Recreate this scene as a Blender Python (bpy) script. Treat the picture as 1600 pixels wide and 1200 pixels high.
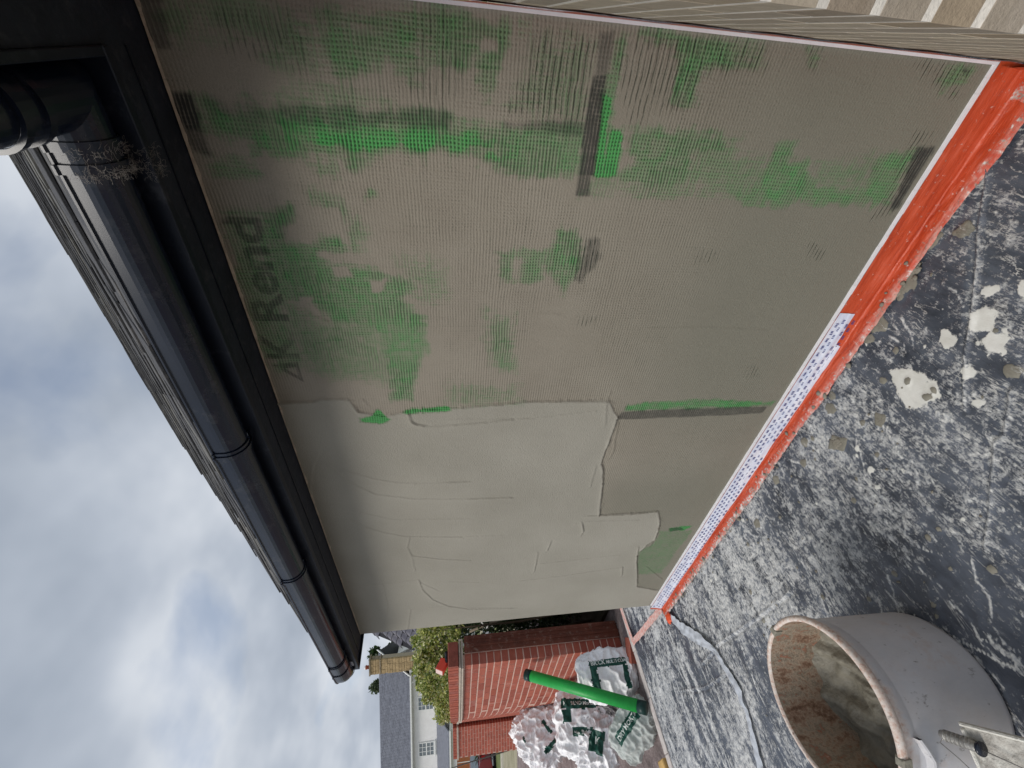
import bpy, bmesh, math, random
import numpy as np
from mathutils import Vector, Matrix, noise as mn
from mathutils.bvhtree import BVHTree
random.seed(7); rng=np.random.default_rng(7)
for o in list(bpy.data.objects): bpy.data.objects.remove(o)
sc=bpy.context.scene; col=sc.collection
# ---------------------------------------------------------------- camera
CAM=Vector((-0.051,-1.328,1.65)); YAW=math.radians(50.433); PIT=math.radians(8.425); ROLL=math.radians(-1.021)
fw=Vector((-math.cos(YAW)*math.cos(PIT), math.sin(YAW)*math.cos(PIT), -math.sin(PIT)))
rt=fw.cross(Vector((0,0,1))).normalized(); uv_=rt.cross(fw)
r2=math.cos(ROLL)*rt+math.sin(ROLL)*uv_; u2=-math.sin(ROLL)*rt+math.cos(ROLL)*uv_
cd=bpy.data.cameras.new('camera'); cam=bpy.data.objects.new('camera',cd); col.objects.link(cam)
X=-u2; Y=r2; Z=-fw                      # the phone was held sideways: world up points to the left of the picture
cam.matrix_world=Matrix(((X.x,Y.x,Z.x,CAM.x),(X.y,Y.y,Z.y,CAM.y),(X.z,Y.z,Z.z,CAM.z),(0,0,0,1)))
cd.sensor_width=36; cd.lens=36*668.7/1600; cd.clip_start=.02; cd.clip_end=3000
sc.camera=cam
# ---------------------------------------------------------------- sky and sun
SUN_EL=math.radians(48); SUN_AZ=math.radians(255)     # azimuth of the sun, counter-clockwise from +X
w=bpy.data.worlds.new('World'); sc.world=w; w.use_nodes=True
nt=w.node_tree; nt.nodes.clear()
def wn(t,**k):
    n=nt.nodes.new(t)
    for a,b in k.items(): setattr(n,a,b)
    return n
wo=wn('ShaderNodeOutputWorld'); bg=wn('ShaderNodeBackground'); nt.links.new(bg.outputs[0],wo.inputs[0])
sky=wn('ShaderNodeTexSky',sky_type='NISHITA',sun_disc=False,sun_elevation=SUN_EL,sun_rotation=math.pi/2-SUN_AZ,dust_density=2.0,air_density=1.0)
tc=wn('ShaderNodeTexCoord'); sep=wn('ShaderNodeSeparateXYZ'); nt.links.new(tc.outputs['Generated'],sep.inputs[0])
def wm(op,a,b=None,c=None):
    n=wn('ShaderNodeMath',operation=op)
    for i,v in enumerate((a,b,c)):
        if v is None: continue
        if isinstance(v,(int,float)): n.inputs[i].default_value=v
        else: nt.links.new(v,n.inputs[i])
    return n.outputs[0]
den=wm('ADD',wm('MAXIMUM',sep.outputs[2],0.0),0.32)
cx=wm('DIVIDE',sep.outputs[0],den); cy=wm('DIVIDE',sep.outputs[1],den)
cmb=wn('ShaderNodeCombineXYZ'); nt.links.new(cx,cmb.inputs[0]); nt.links.new(cy,cmb.inputs[1])
n1=wn('ShaderNodeTexNoise'); n1.inputs['Scale'].default_value=2.3; n1.inputs['Detail'].default_value=5; n1.inputs['Roughness'].default_value=.5; n1.inputs['Distortion'].default_value=.3
n2=wn('ShaderNodeTexNoise'); n2.inputs['Scale'].default_value=2.0; n2.inputs['Detail'].default_value=4; n2.inputs['Roughness'].default_value=.5
nt.links.new(cmb.outputs[0],n1.inputs['Vector']); 
mp=wn('ShaderNodeVectorMath',operation='ADD'); mp.inputs[1].default_value=(7.3,2.1,4.4); nt.links.new(cmb.outputs[0],mp.inputs[0]); nt.links.new(mp.outputs[0],n2.inputs['Vector'])
def wramp(src,stops):
    r=wn('ShaderNodeValToRGB'); e=r.color_ramp.elements
    while len(e)<len(stops): e.new(.5)
    for q,(p,c) in zip(e,stops): q.position=p; q.color=(*c,1)
    nt.links.new(src,r.inputs[0]); return r.outputs[0]
cover=wramp(n1.outputs[0],[(.33,(0.55,0.55,0.55)),(.46,(1,1,1))])
shade=wramp(n2.outputs[0],[(.34,(2.5,2.85,3.4)),(.47,(3.3,3.65,4.2)),(.58,(4.4,4.7,5.15)),(.70,(5.5,5.7,6.0))])
mx=wn('ShaderNodeMix',data_type='RGBA'); nt.links.new(cover,mx.inputs[0]); nt.links.new(sky.outputs[0],mx.inputs[6]); nt.links.new(shade,mx.inputs[7])
nt.links.new(mx.outputs[2],bg.inputs[0]); bg.inputs[1].default_value=.1
sd=bpy.data.lights.new('sun','SUN'); sd.energy=1.5; sd.angle=math.radians(26); sd.color=(1,.96,.9)
so=bpy.data.objects.new('sun',sd); col.objects.link(so)
sdir=Vector((math.cos(SUN_AZ)*math.cos(SUN_EL),math.sin(SUN_AZ)*math.cos(SUN_EL),math.sin(SUN_EL)))
so.rotation_euler=sdir.to_track_quat('Z','Y').to_euler(); so.location=(0,0,30)
vs=sc.view_settings; vs.view_transform='Standard'; vs.look='None'; vs.exposure=.52; vs.gamma=1; vs.use_curve_mapping=False
sc.render.engine='CYCLES'; sc.render.resolution_x=1024; sc.render.resolution_y=768
# ---------------------------------------------------------------- helpers
def tag(o,label=None,cat=None,group=None,kind=None):
    if label: o['label']=label
    if cat: o['category']=cat
    if group: o['group']=group
    if kind: o['kind']=kind
    return o
def empty(name,loc=(0,0,0),rz=0):
    o=bpy.data.objects.new(name,None); o.empty_display_size=.1; o.location=loc; o.rotation_euler=(0,0,rz); col.objects.link(o); return o
def link(name,me,mat=None,parent=None,loc=None,rot=None):
    o=bpy.data.objects.new(name,me); col.objects.link(o)
    if mat is not None and not me.materials: me.materials.append(mat)
    if parent: o.parent=parent
    if loc is not None: o.location=loc
    if rot is not None: o.rotation_euler=rot
    return o
class MB:
    """collects boxes, tubes and sheets, then links them as one mesh object"""
    def __init__(s): s.v=[]; s.f=[]; s.sm=[]
    def add(s,v,f,sm=False):
        n=len(s.v); s.v+= [tuple(p) for p in v]; s.f+=[tuple(i+n for i in q) for q in f]; s.sm+=[sm]*len(f); return s
    def box(s,a,b,M=None,bev=0.0):
        x0,y0,z0=[min(p,q) for p,q in zip(a,b)]; x1,y1,z1=[max(p,q) for p,q in zip(a,b)]
        if bev<=0:
            v=[(x,y,z) for z in (z0,z1) for y in (y0,y1) for x in (x0,x1)]
            f=[(0,2,3,1),(4,5,7,6),(0,1,5,4),(2,6,7,3),(0,4,6,2),(1,3,7,5)]
        else:
            t=bev; v=[]; f=[]
            for z,i in ((z0,t),(z0+t,0),(z1-t,0),(z1,t)):
                v+=[(x0+i+t*0,y0+i,z),(x1-i,y0+i,z),(x1-i,y1-i,z),(x0+i,y1-i,z)]
            f=[(3,2,1,0),(12,13,14,15)]
            for k in range(3):
                for j in range(4): f.append((k*4+j,k*4+(j+1)%4,k*4+4+(j+1)%4,k*4+4+j))
        if M is not None: v=[M@Vector(p) for p in v]
        return s.add(v,f)
    def tube(s,pts,r,n=8,cap=True,sm=True):
        pts=[Vector(p) for p in pts]; rs=r if isinstance(r,(list,tuple)) else [r]*len(pts); v=[]; f=[]
        pu=None
        for i,p in enumerate(pts):
            d=(pts[min(i+1,len(pts)-1)]-pts[max(i-1,0)]).normalized()
            u=(pu-d*pu.dot(d)) if pu is not None else d.orthogonal()
            if u.length<1e-6: u=d.orthogonal()
            u.normalize(); pu=u; q=d.cross(u)
            for k in range(n):
                a=2*math.pi*k/n; v.append(p+(u*math.cos(a)+q*math.sin(a))*rs[i])
        for i in range(len(pts)-1):
            for k in range(n): f.append((i*n+k,i*n+(k+1)%n,(i+1)*n+(k+1)%n,(i+1)*n+k))
        if cap: f+= [tuple(range(n-1,-1,-1)),tuple(range((len(pts)-1)*n,len(pts)*n))]
        return s.add(v,f,sm)
    def sweep(s,prof,path_fn,sm=True,closed=False):
        """prof: list of 2D points; path_fn(i, p) list of rings"""
        rings=path_fn(prof); n=len(prof); v=[p for r in rings for p in r]; f=[]
        for i in range(len(rings)-1):
            for k in range(n if closed else n-1): f.append((i*n+k,i*n+(k+1)%n,(i+1)*n+(k+1)%n,(i+1)*n+k))
        return s.add(v,f,sm)
    def lathe(s,prof,c,n=48,sm=True):
        v=[];f=[]
        for r,z in prof:
            for k in range(n): a=2*math.pi*k/n; v.append((c[0]+r*math.cos(a),c[1]+r*math.sin(a),c[2]+z))
        for i in range(len(prof)-1):
            for k in range(n): f.append((i*n+k,i*n+(k+1)%n,(i+1)*n+(k+1)%n,(i+1)*n+k))
        return s.add(v,f,sm)
    def mesh(s,name):
        me=bpy.data.meshes.new(name); me.from_pydata(s.v,[],s.f); me.update()
        me.polygons.foreach_set('use_smooth',s.sm); return me
    def build(s,name,mat,parent=None,**k): return link(name,s.mesh(name),mat,parent,**k)
# materials -----------------------------------------------------------------
class NT:
    def __init__(s,name,rough=.8,spec=.3):
        s.m=bpy.data.materials.new(name); s.m.use_nodes=True; s.t=s.m.node_tree; s.b=s.t.nodes['Principled BSDF']
        s.b.inputs['Roughness'].default_value=rough; s.b.inputs['Specular IOR Level'].default_value=spec
    def n(s,t,**k):
        x=s.t.nodes.new(t)
        for a,b in k.items(): setattr(x,a,b)
        return x
    def L(s,a,b): s.t.links.new(a,b)
    def put(s,i,v):
        if isinstance(v,(int,float)): i.default_value=v
        elif isinstance(v,(tuple,list)): i.default_value=(*v,1) if len(v)==3 and i.type=='RGBA' else v
        else: s.L(v,i)
    def m1(s,op,a,b=0.,c=0.,clamp=False):
        x=s.n('ShaderNodeMath',operation=op,use_clamp=clamp)
        for i,v in enumerate((a,b,c)): s.put(x.inputs[i],v)
        return x.outputs[0]
    def mix(s,f,a,b,mode='MIX'):
        x=s.n('ShaderNodeMix',data_type='RGBA',blend_type=mode); s.put(x.inputs[0],f); s.put(x.inputs[6],a); s.put(x.inputs[7],b); return x.outputs[2]
    def obj(s): return s.n('ShaderNodeTexCoord').outputs['Object']
    def geo(s): return s.n('ShaderNodeNewGeometry').outputs['Position']
    def map(s,v,sc=(1,1,1),off=(0,0,0),rot=(0,0,0)):
        x=s.n('ShaderNodeMapping'); s.L(v,x.inputs[0]); x.inputs['Scale'].default_value=sc; x.inputs['Location'].default_value=off; x.inputs['Rotation'].default_value=rot; return x.outputs[0]
    def noise(s,v,scale,det=4,r=.6,dist=0.):
        x=s.n('ShaderNodeTexNoise'); s.L(v,x.inputs['Vector']); x.inputs['Scale'].default_value=scale; x.inputs['Detail'].default_value=det; x.inputs['Roughness'].default_value=r; x.inputs['Distortion'].default_value=dist; return x.outputs[0]
    def ramp(s,v,stops):
        x=s.n('ShaderNodeValToRGB'); e=x.color_ramp.elements
        while len(e)<len(stops): e.new(.5)
        for q,(p,c) in zip(e,stops): q.position=p; q.color=(*(c if isinstance(c,tuple) else (c,c,c)),1)
        s.L(v,x.inputs[0]); return x.outputs[0]
    def attr(s,name):
        x=s.n('ShaderNodeAttribute',attribute_name=name); return x
    def col(s,v): s.put(s.b.inputs['Base Color'],v); return s
    def rough(s,v): s.put(s.b.inputs['Roughness'],v); return s
    def bump(s,h,strength=.5,dist=.01):
        x=s.n('ShaderNodeBump'); x.inputs['Strength'].default_value=strength; x.inputs['Distance'].default_value=dist; s.L(h,x.inputs['Height']); s.L(x.outputs[0],s.b.inputs['Normal']); return s
def simple(name,c,rough=.7,var=.15,scale=8,bump=.0,spec=.3,metal=0,dirt=None,dirtamt=.5,bs=60):
    k=NT(name,rough,spec); v=k.obj(); f=k.noise(v,scale,5)
    lo=tuple(x*(1-var) for x in c); hi=tuple(min(1,x*(1+var)) for x in c)
    cc=k.ramp(f,[(.3,lo),(.7,hi)])
    if dirt: cc=k.mix(k.ramp(k.noise(v,scale*2.3,6,.7),[(.62-dirtamt*.25,0.),(.72,1.)]),cc,dirt)
    k.col(cc); k.b.inputs['Metallic'].default_value=metal
    if bump: k.bump(k.noise(v,bs,4),bump,.01)
    return k.m
def randbrick(name,stops,bump=.6):
    k=NT(name,.85,.25); oi=k.n('ShaderNodeObjectInfo').outputs['Random']; v=k.geo()
    c=k.ramp(oi,stops); c=k.mix(k.ramp(k.noise(v,22,5,.7),[(.35,0.),(.75,.55)]),c,tuple(x*.62 for x in stops[0][1]))
    c=k.mix(k.ramp(k.noise(v,6,5,.7),[(.55,0.),(.8,.35)]),c,(.5,.45,.4)); k.col(c); k.bump(k.noise(v,90,5,.7),bump,.004); return k.m
# numpy noise ------------------------------------------------------------------
def vnoise(x,y,seed=0):
    xi=np.floor(x).astype(np.int64); yi=np.floor(y).astype(np.int64); fx=x-xi; fy=y-yi
    def h(a,b):
        n=(a*374761393+b*668265263+seed*982451653)&0x7fffffff; n=((n^(n>>13))*1274126177)&0x7fffffff; return ((n^(n>>16))&0xffff)/65535.
    u=fx*fx*fx*(fx*(fx*6-15)+10); v=fy*fy*fy*(fy*(fy*6-15)+10)
    return (h(xi,yi)*(1-u)+h(xi+1,yi)*u)*(1-v)+(h(xi,yi+1)*(1-u)+h(xi+1,yi+1)*u)*v
def fbm(x,y,seed=0,oc=5,g=.5):
    s=0;a=1;t=0
    for i in range(oc): s=s+a*vnoise(x*2**i+i*17.3,y*2**i-i*9.1,seed+i); t+=a; a*=g
    return s/t
def ss(a,b,x): t=np.clip((x-a)/(b-a),0,1); return t*t*(3-2*t)
def polysd(px,py,poly):
    """signed distance, positive inside"""
    P=np.array(poly,float); d=np.full(px.shape,1e9); ins=np.zeros(px.shape,bool); n=len(P)
    for i in range(n):
        a=P[i]; b=P[(i+1)%n]; e=b-a; wx=px-a[0]; wy=py-a[1]; t=np.clip((wx*e[0]+wy*e[1])/(e@e+1e-12),0,1)
        d=np.minimum(d,(wx-e[0]*t)**2+(wy-e[1]*t)**2)
        c=((a[1]>py)!=(b[1]>py)); den=(b[1]-a[1]) if abs(b[1]-a[1])>1e-12 else 1e-12
        ins^=c&(px<(b[0]-a[0])*(py-a[1])/den+a[0])
    d=np.sqrt(d); return np.where(ins,d,-d)
def polymask(gx,gy,poly,soft,out,val,mode='max',wob=None):
    P=np.array(poly); m=soft*2+.02
    s=(gx>P[:,0].min()-m)&(gx<P[:,0].max()+m)&(gy>P[:,1].min()-m)&(gy<P[:,1].max()+m)
    if not s.any(): return
    d=polysd(gx[s],gy[s],poly)
    if wob is not None: d=d+wob[s]*min(soft*1.6,.03)
    k=ss(-soft,soft,d)*val
    out[s]=np.maximum(out[s],k) if mode=='max' else (out[s]*(1-k))
def linedist(gx,gy,line,m=.03):
    P=np.array(line); s=(gx>P[:,0].min()-m)&(gx<P[:,0].max()+m)&(gy>P[:,1].min()-m)&(gy<P[:,1].max()+m)
    px=gx[s];py=gy[s]; d=np.full(px.shape,1e9); sg=np.zeros(px.shape)
    for i in range(len(P)-1):
        a=P[i];b=P[i+1];e=b-a; wx=px-a[0];wy=py-a[1]; t=np.clip((wx*e[0]+wy*e[1])/(e@e+1e-12),0,1)
        q=(wx-e[0]*t)**2+(wy-e[1]*t)**2; c=wx*e[1]-wy*e[0]; sg=np.where(q<d,np.sign(c),sg); d=np.minimum(d,q)
    return s,np.sqrt(d),sg
def grid(name,xs,ys,fn,mat,attrs={},parent=None,flip=False):
    """xs, ys arrays; fn(gx,gy)->(X,Y,Z) arrays"""
    gx,gy=np.meshgrid(xs,ys); Xa,Ya,Za=fn(gx,gy); nx=len(xs);ny=len(ys)
    co=np.stack([Xa,Ya,Za],-1).reshape(-1,3).astype(np.float32)
    i=np.arange(nx-1)[None,:]+np.arange(ny-1)[:,None]*nx; i=i.ravel()
    q=np.stack([i,i+1,i+1+nx,i+nx],1)
    if flip: q=q[:,::-1]
    me=bpy.data.meshes.new(name); me.vertices.add(len(co)); me.vertices.foreach_set('co',co.ravel())
    me.loops.add(q.size); me.loops.foreach_set('vertex_index',q.ravel().astype(np.int32)); me.polygons.add(len(q)); me.polygons.foreach_set('loop_start',(np.arange(len(q))*4).astype(np.int32))
    me.update(calc_edges=True); me.polygons.foreach_set('use_smooth',np.ones(len(q),bool))
    for k,a in attrs.items():
        at=me.attributes.new(k,'FLOAT_COLOR','POINT'); c=np.ones((len(co),4),np.float32)
        for j,ch in enumerate(a): c[:,j]=ch.ravel()
        at.data.foreach_set('color',c.ravel())
    return link(name,me,mat,parent)
# ================================================================ materials
def mat_render():
    k=NT('fresh_render',.82,.25); v=k.obj(); A=k.attr('A'); B=k.attr('B')
    sa=k.n('ShaderNodeSeparateColor'); k.L(A.outputs['Color'],sa.inputs[0]); sb=k.n('ShaderNodeSeparateColor'); k.L(B.outputs['Color'],sb.inputs[0])
    green,dark,weave=sa.outputs; lines,coat2,wet=sb.outputs
    wob=k.noise(v,5,3,.5); vs_=k.n('ShaderNodeVectorMath',operation='MULTIPLY_ADD'); k.L(wob,vs_.inputs[0]); vs_.inputs[1].default_value=(.02,.02,.02); k.L(v,vs_.inputs[2])
    sp=k.n('ShaderNodeSeparateXYZ'); k.L(vs_.outputs[0],sp.inputs[0]); x=sp.outputs[0]; z=sp.outputs[2]
    P=.0098; sx=k.m1('SINE',k.m1('MULTIPLY',x,2*math.pi/P)); sz=k.m1('SINE',k.m1('MULTIPLY',z,2*math.pi/P))
    hx=k.m1('ADD',k.m1('MULTIPLY',sx,.5),.5); hz=k.m1('ADD',k.m1('MULTIPLY',sz,.5),.5)
    rmix=k.ramp(k.noise(v,7,3,.5),[(.40,.15),(.60,.95)])     # where the horizontal threads dominate
    hole=k.m1('MULTIPLY',hz,k.m1('ADD',hx,k.m1('MULTIPLY',k.m1('SUBTRACT',1.,hx),k.m1('MULTIPLY',rmix,.8))))
    ph=k.noise(v,45,3,.6); big=k.noise(v,11,4,.6)
    # coarse horizontal strokes left by the notched trowel
    zl=k.m1('SINE',k.m1('ADD',k.m1('MULTIPLY',z,2*math.pi/.0155),k.m1('MULTIPLY',big,3.)))
    brk=k.ramp(k.noise(k.map(v,(1.0,1.0,5.)),26,3,.6),[(.36,0.),(.56,1.)])
    stroke=k.m1('MULTIPLY',k.ramp(zl,[(.45,0.),(.95,1.)]),k.m1('MULTIPLY',lines,brk))
    base1=k.mix(k.ramp(k.noise(v,3.1,5,.6),[(.3,0.),(.7,1.)]),(.275,.238,.192),(.345,.305,.25))
    base2=k.mix(k.ramp(k.noise(v,2.3,4,.5),[(.3,0.),(.7,1.)]),(.30,.282,.236),(.35,.33,.28))
    c=k.mix(coat2,base1,base2)
    c=k.mix(k.m1('MULTIPLY',wet,.9),c,(.20,.192,.152))
    grain=k.ramp(k.noise(v,420,3,.7),[(.3,(.86,.86,.86)),(.7,(1.1,1.1,1.1))]); c=k.mix(1.,c,grain,'MULTIPLY')
    # green mesh seen through the thin coat
    gsel=k.m1('ADD',green,k.m1('MULTIPLY',k.m1('SUBTRACT',ph,.5),.75)); gsel=k.m1('ADD',gsel,k.m1('MULTIPLY',k.m1('SUBTRACT',big,.5),.35))
    rowN=k.noise(k.map(v,(9,1,105)),1,2,.6); colN=k.noise(k.map(v,(105,1,9)),1,2,.6)
    gsel=k.m1('ADD',gsel,k.m1('MULTIPLY',k.m1('SUBTRACT',k.m1('MAXIMUM',rowN,colN),.54),1.5))
    gsel=k.m1('ADD',gsel,k.m1('MULTIPLY',k.m1('SUBTRACT',.45,hole),.25))
    gf=k.ramp(gsel,[(.12,0.),(.98,1.)]); gf=k.m1('MULTIPLY',gf,k.ramp(green,[(.02,0.),(.2,1.)]))
    gcol=k.mix(k.ramp(green,[(.74,0.),(1.,1.)]),(.125,.235,.108),(.055,.33,.08))
    c=k.mix(k.m1('MULTIPLY',gf,.88),c,gcol)
    # open holes of the mesh
    hsel=k.ramp(k.m1('ADD',hole,k.m1('MULTIPLY',k.m1('SUBTRACT',ph,.5),.8)),[(.52,0.),(.75,1.)])
    hm=k.m1('MULTIPLY',hsel,k.m1('ADD',k.m1('MULTIPLY',green,.85),k.m1('MULTIPLY',weave,k.m1('MULTIPLY',k.ramp(k.m1('MAXIMUM',rowN,colN),[(.55,0.),(.72,1.)]),.42)),clamp=True))
    c=k.mix(k.m1('MULTIPLY',hm,.85),c,(.035,.06,.035))
    c=k.mix(k.m1('MULTIPLY',stroke,.75),c,(.05,.065,.045))
    dk=k.m1('MULTIPLY',dark,k.ramp(k.m1('ADD',hole,k.m1('MULTIPLY',ph,.9)),[(.25,.35),(.75,1.)]))
    c=k.mix(dk,c,(.026,.028,.027))
    k.col(c)
    h=k.m1('MULTIPLY',k.m1('SUBTRACT',0.,hole),k.m1('ADD',k.m1('MULTIPLY',weave,k.m1('MULTIPLY',k.m1('MAXIMUM',rowN,colN),.9)),k.m1('MULTIPLY',green,.8)))
    h=k.m1('SUBTRACT',h,k.m1('MULTIPLY',stroke,1.2))
    h=k.m1('ADD',h,k.m1('MULTIPLY',k.noise(v,150,4,.65),.9)); h=k.m1('ADD',h,k.m1('MULTIPLY',k.noise(k.map(v,(1,1,.25)),60,3,.6),.5))
    h=k.m1('ADD',h,k.m1('MULTIPLY',k.m1('MULTIPLY',k.noise(v,190,3,.5),coat2),.9)); k.bump(h,.9,.0024)
    return k.m
M_R=mat_render()
M_BUFF=randbrick('buff_brick',[(0,(.38,.30,.21)),(.35,(.48,.39,.28)),(.6,(.32,.26,.20)),(.8,(.52,.42,.29)),(1,(.28,.23,.185))],.9)
M_MORT=simple('white_mortar',(.76,.71,.63),.95,.15,14,.5)
M_MORT2=simple('pink_mortar',(.58,.40,.33),.95,.15,14,.4)
M_RED=randbrick('red_brick',[(0,(.36,.095,.06)),(.3,(.44,.125,.085)),(.6,(.31,.085,.06)),(.8,(.48,.145,.095)),(1,(.35,.11,.085))],.5)
M_PVC=simple('black_pvc',(.005,.009,.020),.22,.2,6,0,.5,dirt=(.035,.037,.045),dirtamt=.3)
M_FAS=simple('black_fascia',(.006,.009,.018),.42,.2,6,.05,.4,dirt=(.04,.043,.055),dirtamt=.2)
M_SOFF=simple('dark_soffit',(.020,.024,.034),.6,.3,10,.2,.3,dirt=(.05,.052,.06),dirtamt=.35)
M_BEAD=simple('white_bead',(.78,.77,.80),.45,.06,20,0,.4)
M_SLATE=randbrick('roof_slate',[(0,(.06,.06,.065)),(.4,(.10,.10,.10)),(.7,(.075,.075,.08)),(1,(.18,.175,.16))],.9)
M_FILL=simple('cream_filler',(.42,.35,.27),.9,.25,40,.6)
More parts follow.
